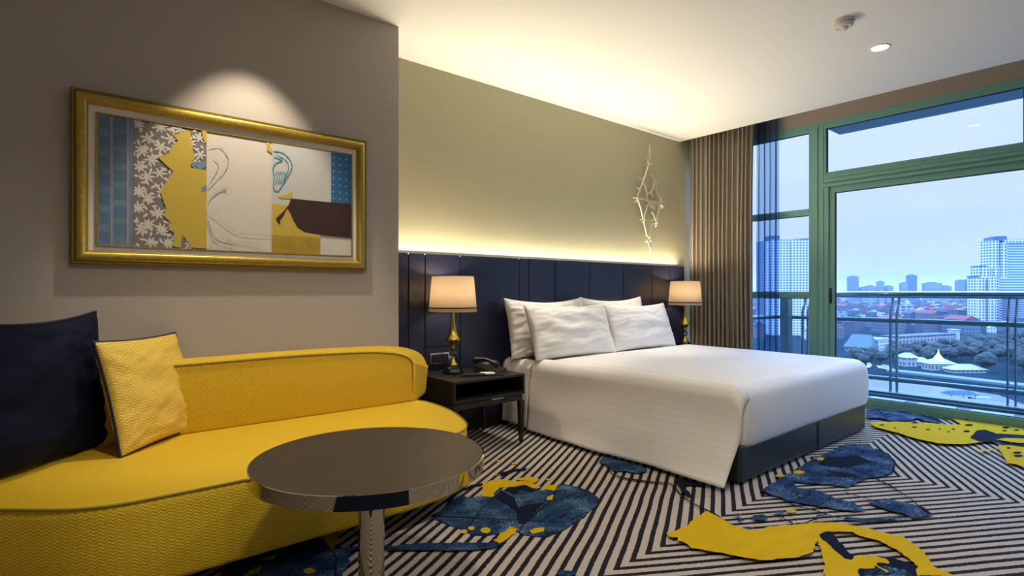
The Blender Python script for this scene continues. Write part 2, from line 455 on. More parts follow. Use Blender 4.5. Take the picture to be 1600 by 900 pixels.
# blob beside the round table
body = A1([(275, 550), (340, 510), (370, 470), (440, 430), (520, 440), (570, 430), (640, 440), (650, 410), (720, 385), (830, 375), (930, 400), (1000, 395), (1015, 370), (1060, 365), (1140, 385), (1200, 405)]) + [(926, 772), (933, 778), (936, 788), (925, 797), (911, 807)] + A1([(1190, 545), (1120, 590), (1040, 640), (960, 670), (880, 672), (800, 655), (780, 640), (700, 650), (600, 665), (520, 660), (440, 625), (360, 595), (300, 570)])
inlay(body, B_)
inlay(stroke(body[:1] + body[22:], .9), N_, .003); inlay(stroke(body[12:24], .8), N_, .003)
inlay(A1([(640, 440), (690, 400), (760, 440), (790, 500), (860, 480), (940, 470), (880, 540), (820, 600), (790, 590), (770, 520), (700, 470)]), N_)
inlay(A1([(700, 400), (740, 378), (830, 368), (900, 400), (860, 415), (800, 400), (760, 430)]), N_)
inlay(stroke(A1([(1010, 400), (960, 480), (880, 545), (815, 600), (790, 650)]), 1.2), N_, .003)
inlay(stroke(A1([(640, 450), (580, 500), (540, 550), (500, 610)]), .8), N_, .003)
inlay(stroke(A1([(370, 470), (440, 410), (520, 375), (580, 365)]), 2.2), N_)
inlay(A1([(670, 300), (760, 275), (840, 270), (830, 285), (770, 290), (690, 320)]), N_)
inlay(A1([(570, 375), (620, 345), (700, 335), (760, 350), (830, 345), (870, 360), (920, 385), (880, 390), (830, 368), (760, 380), (680, 385), (650, 410), (640, 440), (570, 435), (580, 400)]), Y_)
inlay(A1([(780, 330), (860, 320), (915, 335), (880, 360), (830, 345), (790, 340)]), Y_)
inlay(A1([(930, 375), (1020, 365), (1000, 405), (940, 395)]), Y_)
inlay(A1([(955, 440), (990, 425), (985, 460), (955, 460)]), Y_)
inlay(A1([(850, 640), (880, 625), (935, 620), (930, 645), (870, 658)]), Y_)
for q in ((595, 637, 30, 18), (513, 625, 20, 12), (467, 645, 20, 12), (672, 230, 12, 5), (765, 245, 16, 6), (963, 340, 14, 6), (650, 312, 12, 5)): inlay(A1(ell(*q)), Y_, .003)
inlay(A1([(15, 735), (200, 715), (450, 712), (640, 712), (700, 705), (690, 725), (640, 742), (500, 757), (200, 755), (15, 760)]), B_)
inlay(stroke(A1([(15, 760), (200, 757), (500, 759), (640, 744), (700, 715)]), .7), N_, .003)
inlay(A1([(645, 700), (680, 660), (740, 620), (780, 630), (770, 655), (720, 690), (680, 720)]), Y_)
# blob under the round table
inlay(A6([(300, 640), (350, 520), (600, 420), (850, 370), (1050, 290), (1150, 340), (1250, 390), (1400, 375), (1420, 400), (1320, 430), (1330, 500), (1260, 640)]), B_)
inlay(A6([(500, 470), (800, 350), (1050, 280), (1100, 340), (1060, 400), (900, 430), (700, 500), (520, 560)]), N_)
inlay(stroke(A6([(1190, 410), (1230, 480), (1215, 560), (1240, 640)]), 2), N_)
inlay(A6([(1100, 270), (1200, 260), (1230, 310), (1290, 340), (1220, 365), (1190, 410), (1130, 340)]), Y_)
inlay(A6([(660, 470), (760, 440), (740, 480), (650, 500)]), Y_); inlay(A6([(560, 570), (650, 545), (620, 590), (500, 620)]), Y_)
inlay(A6(ell(1015, 575, 45, 22)), Y_, .003)
inlay(ell(885, 899, 17, 4), B_)
inlay_floor([(-.75, -.1), (-.5, -.6), (.1, -.75), (.7, -.6), (1.0, -.2), (.95, .25), (.7, .6), (.3, .95), (-.1, 1.1), (-.5, .9), (-.8, .4)], N_)  # added navy shape out of view, makes the polished table rim reflect dark
# by the bed skirt
inlay(A2([(310, 180), (340, 140), (450, 165), (600, 215), (620, 240), (560, 255), (480, 240), (400, 240), (380, 215)]), B_)
inlay(stroke(A2([(360, 215), (400, 262), (500, 290), (640, 308), (770, 318), (800, 350), (840, 400), (900, 440), (1000, 490), (1060, 520), (1110, 555), (1180, 600), (1250, 625), (1309, 630)]), .9), N_, .003)
inlay(A2([(790, 280), (930, 310), (1000, 340), (900, 330), (850, 330), (900, 400), (880, 410), (840, 370)]), N_)
# large blue shape right of the bed foot
inlay(A3([(490, 310), (600, 240), (800, 120), (1000, 20)]) + A5([(200, 330), (350, 330), (440, 370), (540, 410), (590, 470), (580, 540), (480, 590), (380, 595)]) + A3([(1100, 290), (1000, 270), (850, 262), (720, 250), (740, 290), (900, 310), (1000, 360), (1150, 400), (1230, 455), (1150, 460), (1000, 440), (880, 420), (700, 390), (600, 350), (520, 330)]), B_)
for q in ([(560, 400), (800, 470)],): pass
inlay(stroke(A5([(100, 480), (250, 520), (420, 590), (560, 660), (700, 750), (860, 890)]), .9), N_, .004)
inlay(stroke(A3([(500, 315), (620, 370), (720, 415), (860, 450), (1010, 500), (1110, 520)]), .8), N_, .003)
inlay(stroke(A5([(440, 370), (540, 410), (590, 470), (580, 540), (500, 600)]), 1.2), N_, .004)
inlay(A5([(0, 440), (300, 420), (420, 470), (300, 500), (180, 520), (0, 500)]), N_)
inlay(A5([(60, 540), (250, 560), (330, 600), (140, 590)]), N_)
inlay(A4([(180, 345), (330, 310), (450, 340), (600, 370), (690, 440), (540, 465), (450, 430), (380, 415), (260, 375)]), B_)
inlay(A4([(0, 455), (200, 470), (360, 450), (540, 462), (360, 478), (200, 490), (0, 480)]), B_)
inlay(A4([(560, 370), (620, 380), (700, 442), (640, 430)]), N_)
inlay(stroke(A4([(0, 262), (160, 310), (330, 360), (400, 370)]), .6), N_, .003)
for q in ((705, 460, 38, 12), (757, 185, 38, 14), (625, 210, 35, 9), (910, 90, 25, 12)): inlay(A3(ell(*q)), Y_, .003)
for q in ((485, 505, 55, 20), (400, 582, 45, 9), (345, 528, 25, 10), (330, 490, 22, 9), (620, 470, 50, 12)): inlay(A3(ell(*q)), B_)
inlay(stroke(A3([(620, 490), (660, 520), (715, 550)]), 1.2), N_, .003)
inlay(stroke(A3([(700, 560), (800, 550), (880, 520), (890, 495), (960, 490)]), 1.2), N_, .004)
# large yellow sweep in the foreground
inlay([(1042, 836.5), (1058, 833), (1073, 827), (1087, 813), (1104.5, 803.5), (1127, 815.5), (1147, 827), (1173, 833), (1191, 833), (1200, 828), (1222, 825.5), (1249, 824), (1275.5, 821), (1302, 821), (1347, 828), (1400, 842), (1408, 842), (1432, 858), (1450, 876), (1456, 890), (1490, 905), (1432, 905), (1432, 890), (1420, 878), (1400, 864), (1378, 852), (1360, 846), (1336, 840), (1333, 836), (1302, 836), (1293, 835), (1280, 842), (1276, 853), (1271, 867), (1249, 875.5), (1222, 879), (1191, 881), (1169, 878), (1135.5, 871), (1102, 865.5), (1080, 862), (1068, 851), (1056, 851), (1060, 846), (1046, 844)], Y_)
inlay([(1276, 848), (1284, 842), (1305, 860), (1330, 878), (1346, 873), (1372, 874), (1388, 880), (1410, 892), (1408, 910), (1289, 910), (1287, 878), (1281, 860)], Y_)
inlay(A3([(890, 630), (980, 612), (1010, 650), (1140, 790), (1130, 815), (1090, 810), (1000, 740), (930, 670)]), N_)
inlay(A4([(100, 930), (120, 870), (230, 875), (250, 820), (350, 840), (330, 800), (250, 770), (380, 790), (520, 830), (560, 870), (570, 930)]), N_)
inlay(A4([(150, 890), (240, 880), (300, 850), (400, 870), (500, 890), (520, 930), (150, 930)]), B_)
inlay(stroke(A4([(130, 800), (250, 850), (330, 900)]), 1.5), Y_)
# far shapes by the window
inlay(A5([(370, 70), (450, 55), (600, 75), (740, 100), (860, 120), (960, 160), (900, 170), (760, 130), (700, 150), (560, 160), (480, 130), (370, 130)]), B_)
for p in ([(450, 60), (520, 130), (560, 165)], [(740, 80), (840, 120), (960, 170)], [(850, 95), (900, 140), (960, 165)], [(620, 80), (780, 90), (960, 120), (1100, 140)]): inlay(stroke(A5(p), .9), N_, .004)
inlay(A5([(390, 165), (480, 165), (600, 160), (720, 165), (850, 170), (950, 180), (1110, 185), (1040, 138), (1100, 140), (1300, 165), (1600, 205), (1620, 330), (1500, 325), (1380, 300), (1250, 325), (1150, 340), (950, 335), (820, 310), (720, 285), (620, 250), (520, 225), (430, 200)]), Y_)
inlay(A5([(1400, 350), (1500, 345), (1620, 360), (1620, 530), (1540, 500), (1470, 490), (1440, 430), (1400, 375)]), Y_)
inlay(A5([(1220, 385), (1380, 378), (1360, 390), (1260, 395)]), Y_)
inlay(A5([(1180, 290), (1230, 230), (1300, 225), (1380, 255), (1500, 262), (1620, 270), (1620, 295), (1450, 290), (1380, 300), (1440, 330), (1620, 350), (1620, 365), (1450, 345), (1350, 320), (1250, 320)]), N_)
for q in ((750, 170, 30, 6), (745, 205, 22, 5), (595, 210, 12, 4), (490, 188, 22, 4), (940, 220, 12, 4), (850, 225, 16, 4), (1010, 243, 12, 3), (1050, 222, 15, 4), (1170, 190, 30, 8), (1460, 210, 28, 7), (1450, 235, 20, 4), (1540, 230, 20, 5), (1545, 410, 35, 8), (1555, 435, 35, 8), (1480, 372, 15, 4), (1150, 150, 15, 4), (1150, 240, 26, 6)): inlay(A5(ell(*q)), N_, .003)
struct('floor', floor, [M['carpet'], M['cy'], M['cb'], M['cn']])

# plinth board under the headboard
# ------------------------------------------------------------------ glazing
def frame(name, ys, zs, depth=.10, x=XG, w=.05):   # a glazed light with its own frame; ys = (right, left), zs
    pass
fr = MB()
struct_frame = MB()
F_ = M['green']
# main members
b = MB(); b.box((XG - .03, Y0, 2.735), (XG + .06, YW, 2.785)); struct('trim_1', b, F_, bevel=.003)               # head
b = MB()                                                                                                        # sill / sliding track
b.box((XG - .03, Y0, 0), (XG + .10, YW, .018)); b.box((XG - .01, Y0, .018), (XG + .012, YW, .045)); b.box((XG + .03, Y0, .018), (XG + .05, YW, .04)); struct('trim_2', b, F_, bevel=.002)
b = MB(); b.box((XG - .035, 2.235, .018), (XG + .06, 2.345, 2.735)); b.box((XG - .045, 2.285, .018), (XG - .035, 2.30, 2.735)); struct('trim_3', b, F_, bevel=.004)   # mullion
b = MB(); b.box((XG - .035, Y0, 2.16), (XG + .06, 2.235, 2.25)); b.box((XG - .055, Y0, 2.175), (XG - .035, 2.225, 2.205)); b.box((XG - .045, Y0, 2.13), (XG + .02, 2.235, 2.16)); struct('trim_4', b, F_, bevel=.004)
def glazed(name, y0, y1, z0, z1, fw, x=XG, fx=.03, extra=None, fl_=None):
    o = MB()
    o.box((x - fx, y0, z0), (x + fx, y0 + fw, z1)); o.box((x - fx, y1 - fw, z0), (x + fx, y1, z1))
    o.box((x - fx, y0 + fw, z0), (x + fx, y1 - fw, z0 + fw)); o.box((x - fx, y0 + fw, z1 - fw), (x + fx, y1 - fw, z1))
    root = o.build(name, F_, bevel=.003); root['kind'] = 'structure'
    g = MB(); w = fw
    g.box((x - .004, y0 + w, z0 + w), (x + .004, y1 - w, z1 - w)); g.build('glass_pane', M['glass'], root)
    k = MB(); e = .006
    k.box((x - .012, y0 + w, z0 + w), (x + .012, y0 + w + e, z1 - w)); k.box((x - .012, y1 - w - e, z0 + w), (x + .012, y1 - w, z1 - w))
    k.box((x - .012, y0 + w + e, z0 + w), (x + .012, y1 - w - e, z0 + w + e)); k.box((x - .012, y0 + w + e, z1 - w - e), (x + .012, y1 - w - e, z1 - w)); k.build('gasket', M['gasket'], root)
    return root
glazed('window_1', 2.345, YW, 1.90, 2.735, .03)
glazed('window_2', 2.345, YW, 1.06, 1.90, .03)
glazed('window_3', 2.345, YW, .018, 1.06, .03)
glazed('window_4', .745, 2.235, 2.25, 2.735, .022)
d1 = glazed('door_1', -.30, 2.20, .03, 2.13, .06, x=XG + .01, fx=.022)
b = MB(); b.box((XG - .024, 2.165, .98), (XG - .013, 2.185, 1.13)); b.box((XG - .030, 2.170, 1.04), (XG - .024, 2.180, 1.08)); b.build('door_latch', M['black'], d1, bevel=.003)
b = MB(); b.box((XG - .03, 2.19, .018), (XG + .05, 2.235, 2.13)); struct('trim_5', b, F_, bevel=.003)
b = MB(); b.box((XG - .03, .69, 2.25), (XG + .06, .745, 2.735)); struct('trim_6', b, F_, bevel=.003)
glazed('window_5', -.75, .69, 2.25, 2.735, .022)
glazed('window_6', -2.55, -.35, .03, 2.13, .06, x=XG + .01)
glazed('window_7', -2.55, -.75, 2.25, 2.735, .022)

# balcony
b = MB(); b.box((XG + .10, -3, -.14), (7.0, 3.6, -.02)); b.box((6.78, -3, -.02), (7.0, 3.6, .03)); b.box((6.74, -3, -.02), (6.78, 3.6, .005)); struct('trim_7', b, M['tile'], bevel=.004)
b = MB(); b.box((XG + .06, -3, 2.95), (7.14, 2.54, 3.25)); struct('trim_8', b, M['concrete'])
y = 2.05
while y > -2.6:
    b = MB(); b.box((6.39, y - .30, -.0195), (6.66, y, -.012))
    o = b.build('balcony_paver', M['paver'], bevel=.002)
    tag(o, 'pale blue rectangular paver set in the balcony floor beyond the glass door', 'paver', 'pale pavers along the balcony edge'); y -= .41
    if y < .3: break
rl = thing('balcony_railing', 'blue grey steel balcony railing with polished tubular handrail and paired posts', 'railing', (6.9, 1.2, 0))
def loc(p): return (p[0] - 6.9, p[1] - 1.2, p[2])
b = MB(); b.tube([loc((6.98, -2.8, 1.062)), loc((6.98, 2.95, 1.062)), loc((6.9, 3.15, 1.062)), loc((6.55, 3.25, 1.062)), loc((6.0, 3.3, 1.062))], .036, 14); b.build('handrail', M['railtop'], rl)
for z in (.787, .157):
    b = MB(); b.tube([loc((6.9, -2.8, z)), loc((6.9, 2.95, z)), loc((6.82, 3.12, z)), loc((6.5, 3.2, z)), loc((6.0, 3.25, z))], .025, 10); b.build('rail', M['rail'], rl)
for y in (2.86, 2.80, 1.958, 1.900, 1.013, .957, .06, 0, -.9, -.96):
    b = MB(); pr = [(6.90, 0.0), (6.90, .80), (6.905, .86), (6.93, .92), (6.965, .965), (6.98, 1.04)]
    vs = []
    for x, z in pr: vs += [loc((x - .025, y - .006, z)), loc((x + .025, y - .006, z)), loc((x + .025, y + .006, z)), loc((x - .025, y + .006, z))]
    fs = [(0, 3, 2, 1), tuple(range(20, 24))] + [(i * 4 + k, i * 4 + (k + 1) % 4, i * 4 + 4 + (k + 1) % 4, i * 4 + 4 + k) for i in range(5) for k in range(4)]
    b.add(vs, fs); b.build('post', M['rail'], rl)
o = MB(); o.box((6.74, 2.96, -.02), (6.86, 3.06, 1.02)); o = o.build('balcony_end_pier', M['rail'], bevel=.004)
tag(o, 'dark blue square pier at the balcony corner, seen through the sheer curtain', 'pier')

# ------------------------------------------------------------------ curtains
def curtain_fn(y0, y1, xc, amp, folds, z0, z1, ph=0, sway=.0):
    def fn(u, v):
        z = z0 + (z1 - z0) * v
        y = y0 + (y1 - y0) * u
        a = folds * 2 * PI * u + ph + 2.0 * noise.noise(Vector((u * 6, 0, 3)))
        am = amp * (.75 + .5 * noise.noise(Vector((u * 9, v * .8, 1))) + .25 * (1 - v))
        x = xc + am * math.sin(a) + .012 * noise.noise(Vector((u * 20, v * 3, 7)))
        y += .018 * math.cos(a) * (1.1 - .3 * v) + sway * math.sin(v * PI) * u
        return (x, y, z)
    return fn
b = MB(); fn = curtain_fn(3.60, 2.84, 5.69, .042, 14, .015, 3.06, sway=.02); b.grid(fn, 420, 26, uvf=lambda u, v: (u * 2.4, v * 3))
o = b.build('blackout_curtain', M['curtain'], solid=.003); tag(o, 'taupe floor length pleated curtain hanging in the corner beside the headboard', 'curtain')
b = MB(); fn = curtain_fn(2.88, 2.64, 5.80, .028, 4, .015, 3.04, 1.0, -.0); b.grid(fn, 110, 20, uvf=lambda u, v: (u * .8, v * 3))
o = b.build('sheer_curtain', M['sheer']); tag(o, 'narrow gathered dark blue sheer curtain hanging at the left window', 'curtain')

# ------------------------------------------------------------------ headboard
YH_ = 3.575
seams = [1.725, 1.977, 2.116, 2.432, 3.035, 3.144, 3.459, 3.916, 4.42, 4.889, 5.214, 5.349, 5.50]
hb = thing('headboard', 'tall navy leather panelled headboard running along the wall behind the bed', 'headboard', (3.6, 3.6, 0))
def sub(p, o): return tuple(p[i] - o[i] for i in range(3))
HO = (3.6, 3.6, 0)
b = MB(); b.box(sub((1.725, YH_ + .008, 0), HO), sub((5.52, 3.60, 1.372), HO)); b.build('backing_board', M['leather'], hb)
for i in range(len(seams) - 1):
    b = MB(); z0 = .09
    if i == 2:
        b.box(sub((seams[i] + .003, YH_ - .008, .68), HO), sub((seams[i + 1] - .003, YH_ + .008, 1.38), HO))
        b.box(sub((seams[i] + .003, YH_ - .008, z0), HO), sub((seams[i + 1] - .003, YH_ + .008, .50), HO))
        b.box(sub((seams[i] + .003, YH_ - .002, .505), HO), sub((seams[i + 1] - .003, YH_ + .008, .675), HO))
    else:
        b.box(sub((seams[i] + .003, YH_ - .008, z0), HO), sub((seams[i + 1] - .003, YH_ + .008, 1.38), HO))
    b.build('panel', M['leather'], hb, bevel=.004)
b = MB(); b.box(sub((1.73, YH_ - .02, 0), HO), sub((5.5, YH_ + .008, .085), HO)); b.build('plinth', M['dark'], hb, bevel=.003)
# bedside outlet panel
o = thing('power_outlet', 'chrome framed power outlet on the headboard beside the left lamp', 'power outlet', (2.25, YH_ - .003, .59))
b = MB(); b.box((-.092, -.010, -.043), (.092, 0, .043)); b.build('frame', M['chrome'], o, bevel=.003)
for x in (-.048, .030):
    b = MB(); b.box((x - .036, -.013, -.03), (x + .036, -.0101, .03)); b.lathe([(.004, 0), (.004, .001)], (x, -.013), 8)
    b.build('socket', M['black'], o, bevel=.002)

# ------------------------------------------------------------------ bed
BO = (3.88, 2.55, 0)
bed = thing('bed', 'large double bed on a slate blue leather box base in front of the headboard', 'bed', BO)
for xa, xb in ((2.965, 4.005), (4.011, 4.917)):
    b = MB(); b.box(sub((xa, 1.563, .012), BO), sub((xb, 3.55, .226), BO)); b.build('box_base', M['baseleather'], bed, bevel=.022, seg=4)
def rbox(x0, x1, y0, y1, z0, z1, r, nx=24, ny=28, nz=10, bulge=.0, wr=0):
    bm = bmesh.new(); bmesh.ops.create_cube(bm, size=2); bmesh.ops.subdivide_edges(bm, edges=bm.edges, cuts=23, use_grid_fill=True)
    h = Vector(((x1 - x0) / 2, (y1 - y0) / 2, (z1 - z0) / 2)); c = Vector(((x0 + x1) / 2, (y0 + y1) / 2, (z0 + z1) / 2))
    for v in bm.verts:
        # spread the grid so the rounded edge gets vertices
        q = [math.copysign(1 - (1 - abs(a)) ** 1.6, a) for a in v.co]
        p = Vector((q[0] * h.x, q[1] * h.y, q[2] * h.z))
        inner = Vector((max(-h.x + r, min(h.x - r, p.x)), max(-h.y + r, min(h.y - r, p.y)), max(-h.z + r, min(h.z - r, p.z))))
        d = p - inner
        if d.length > 1e-6: p = inner + d.normalized() * r
        s = 1 - (p.z / h.z) ** 2
        if bulge:
            if abs(d.x) > 1e-4: p.x += math.copysign(bulge * s, d.x)
            if abs(d.y) > 1e-4: p.y += math.copysign(bulge * s, d.y)
        if wr: 
            n_ = noise.noise(Vector((p.x * 2.2, p.y * 2.2, p.z * 4))) * wr; p += Vector((0, 0, n_)) if p.z > h.z * .9 else Vector((n_ * .6, n_ * .6, 0))
        v.co = p + c
    return bm
def from_bm(bm, name, m, parent=None, smooth=True, uvfn=None):
    me = bpy.data.meshes.new(name); bmesh.ops.recalc_face_normals(bm, faces=bm.faces); bm.to_mesh(me); bm.free(); me.materials.append(m)
    uv = me.uv_layers.new(name='UVMap').data
    for p in me.polygons:
        p.use_smooth = smooth
        for li in p.loop_indices:
            c = me.vertices[me.loops[li].vertex_index].co
            uv[li].uv = uvfn(c, p.normal) if uvfn else (c.x, c.y)
    o = bpy.data.objects.new(name, me); COL.objects.link(o)
    if parent: o.parent = parent
    return o
stripe_uv = lambda c, n: (c.z, c.y) if abs(n.x) > .7 else (c.x, c.y + c.z)
bm = rbox(-.88, 1.04, -.975, 1.0, .225, .548, .07, bulge=.012)
from_bm(bm, 'mattress', M['linen'], bed, uvfn=stripe_uv)

# top sheet: fitted over foot and far side, draping almost to the floor on the near side
SO = (3.88, 1.6, .56)
bm = rbox(2.985, 4.945, 1.56, 3.20, .165, .563, .080, bulge=.020, wr=.006)
for v in bm.verts:
    v.co -= Vector(SO)
bm.verts.ensure_lookup_table()
low = [f for f in bm.faces if all(v.co.z < -.335 for v in f.verts)]
bmesh.ops.delete(bm, geom=low, context='FACES')
# near drape
def drape(u, v):
    # u along the bed (0 head, 1 foot), v 0 top .. 1 hem
    y = 3.205 + (1.545 - 3.205) * u
    xs = 2.845 + .10 * u                       # side line of the mattress
    dr = 0
    if y < 1.64: dr = .08 - math.sqrt(max(0, .08 ** 2 - (1.64 - y) ** 2))
    if v < .16:
        a = v / .16 * PI / 2; x = xs + .085 - .085 * math.sin(a); z = .568 - .085 * (1 - math.cos(a)) - dr; w = 0
    else:
        w = (v - .16) / .84; z = (.483 - dr) * (1 - w) + .028 * w; x = xs + (2.795 - xs) * w ** (1.0 + u)
    end = max(0, (u - .86) / .14)
    y += -.008 * end * math.sin(w * 6) * w + .02 * w * end
    x += w * .010 * math.sin(u * 9 + 1.5 * w) * (1 - end) + w * .014 * noise.noise(Vector((u * 5, w * 2.5, 2)))
    z += .004 * noise.noise(Vector((u * 8, v * 3, 5))) * w
    return (x - SO[0], y - SO[1], z - SO[2])
db = MB(); db.grid(drape, 70, 30)
base = len(bm.verts)
nv = [bm.verts.new(p) for p in db.v]
for f in db.f: bm.faces.new([nv[i] for i in f])
# small folded return of the sheet round the corner of the foot
def fold(u, v):
    p = drape(1, v); w = max(0, (v - .16) / .84)
    return (p[0] + u * .07 * (1 - w), p[1] + u * .035 + .004, p[2] - .012 * u * (1 - w))
fb = MB(); fb.grid(lambda u, v: fold(u, .16 + v * .5), 8, 20)
nv = [bm.verts.new(p) for p in fb.v]
for f in fb.f: bm.faces.new([nv[i] for i in f])
sheet = from_bm(bm, 'bed_sheet', M['linen'], uvfn=stripe_uv); sheet.location = SO
md = sheet.modifiers.new('s', 'SOLIDIFY'); md.thickness = .004; md.offset = 1
tag(sheet, 'white satin striped top sheet draped over the bed, almost touching the carpet', 'bed sheet')
# turned fitted sheet hanging at the head end of the near side
def hang(u, v):
    yt = 3.53 + (3.19 - 3.53) * u
    if v < .2:
        a = v / .2 * PI / 2; x = 2.905 - .075 * math.sin(a); z = .556 - .07 * (1 - math.cos(a))
    else:
        w = (v - .2) / .8; x = 2.83 - .012 * w; z = .486 + (.045 - .486) * w
    x += .006 * noise.noise(Vector((u * 6, v * 5, 9))) + .008 * math.sin(u * 11) * v
    return (x - BO[0], yt - BO[1] + .03 * v * u, z + .0)
b = MB(); b.grid(hang, 24, 22); o = b.build('fitted_sheet_side', M['linen'], bed, solid=.003)


def pillow_mesh(w, h, t, seed=0, pinch=.06, n=44, wr=.006, sag=0, ear=.0):
    bm = bmesh.new(); grid = {}
    def pt(i, j, side):
        u = -1 + 2 * i / n; v = -1 + 2 * j / n
        # denser near the edges
        u = math.sin(u * PI / 2) * .5 + u * .5; v = math.sin(v * PI / 2) * .5 + v * .5
        x = w / 2 * u * (1 - pinch * (1 - v * v) * abs(u) ** 2); z = h / 2 * v * (1 - pinch * (1 - u * u) * abs(v) ** 2)
        if v > 0: z -= sag * (1 - u * u) * v
        prof = max(0, (1 - u ** 2)) ** .42 * max(0, (1 - v ** 2)) ** .42
        y = side * t / 2 * prof
        k = prof * wr
        q = Vector((u * 2.2 + seed, v * 2.2, side))
        cr = (abs(u) ** 2.5 + abs(v) ** 2.5)
        y += side * (noise.noise(q * 1.1) * k * 2 + noise.noise(Vector((u * 3 + v * 5 + seed, v * 7 - u * 4, seed))) * k * (.5 + 1.5 * min(1, cr)))
        return Vector((x, y, z + h / 2))
    ring = {}
    for side in (-1, 1):
        for i in range(n + 1):
            for j in range(n + 1):
                e = i in (0, n) or j in (0, n)
                if e and (i, j) in ring: grid[(i, j, side)] = ring[(i, j)]; continue
                v = bm.verts.new(pt(i, j, side)); grid[(i, j, side)] = v
                if e: ring[(i, j)] = v
        for i in range(n):
            for j in range(n):
                q = [grid[(a, c, side)] for a, c in ((i, j), (i + 1, j), (i + 1, j + 1), (i, j + 1))]
                bm.faces.new(q if side < 0 else q[::-1])
    path = [ring[(i, 0)].co.copy() for i in range(n)] + [ring[(n, j)].co.copy() for j in range(n)] + [ring[(i, n)].co.copy() for i in range(n, 0, -1)] + [ring[(0, j)].co.copy() for j in range(n, 0, -1)]
    return bm, path
def place_pillow(name, w, h, t, m, label, cat, p, rz, tilt, seed, roll=0, group=None, pipe=None, **kw):
    bm, path = pillow_mesh(w, h, t, seed, **kw)
    o = from_bm(bm, name, m, uvfn=lambda c, n: (c.z, c.x) if m is not M['ypil'] else (c.x, c.z))
    o.location = p; o.rotation_euler = (tilt, roll, rz)
    tag(o, label, cat, group)
    if pipe:
        b = MB(); b.tube(path, .0055, 8, closed=True); b.build('piping', pipe, o)
    return o
G = 'white pillows on the bed'
place_pillow('bed_pillow', .92, .50, .20, M['pillow'], 'white pillow leaning on the headboard, back one nearest the telephone', 'pillow', (3.245, 3.37, .555), 0, -.20, 3, group=G, sag=.03, wr=.012)
place_pillow('bed_pillow', .90, .50, .20, M['pillow'], 'white pillow leaning on the headboard, back one nearest the curtain', 'pillow', (4.11, 3.385, .555), 0, -.16, 11, group=G, sag=.03, wr=.010)
place_pillow('bed_pillow', .95, .46, .19, M['pillow'], 'front white pillow on the bed, on the left lamp side', 'pillow', (3.315, 3.14, .560), -.01, -.34, 23, group=G, sag=.02, wr=.011)
place_pillow('bed_pillow', .93, .45, .19, M['pillow'], 'front white pillow on the bed, on the curtain side', 'pillow', (4.255, 3.16, .560), -.01, -.34, 37, group=G, sag=.02, wr=.010)

# ------------------------------------------------------------------ bedside tables
def nightstand(loc, label):
    r = thing('bedside_table', label, 'bedside table', loc, 0, 'bedside tables beside the bed')
    w, d = .623, .50
    b = MB(); b.box((0, 0, .482), (w, d, .500)); b.build('top', M['dark'], r, bevel=.002)
    b = MB(); b.box((0, 0, .352), (.018, d, .482)); b.box((w - .018, 0, .352), (w, d, .482)); b.box((.018, 0, .352), (w - .018, d, .372)); b.box((.018, d - .015, .372), (w - .018, d, .482)); b.build('open_compartment', M['dark'], r, bevel=.0015)
    b = MB(); b.box((.012, .012, .305), (w - .012, d - .012, .346)); b.build('drawer', M['dark'], r, bevel=.0015)
    b = MB(); b.box((w * .52, .004, .343), (w * .68, .013, .349)); b.build('pull', M['chrome'], r)
    for x in (.022, w - .022):
        for y in (.022, d - .022):
            b = MB(); b.frustum((x + (.004 if x > .3 else -.004), y, x, y), .012, .020, 0, .305); b.build('leg', M['dark'], r, bevel=.002)
    return r
nightstand((2.014, 3.035, 0), 'espresso wood bedside table carrying the telephone, between the sofa and the bed')
nightstand((4.945, 3.035, 0), 'espresso wood bedside table hidden behind the bed, by the curtain')

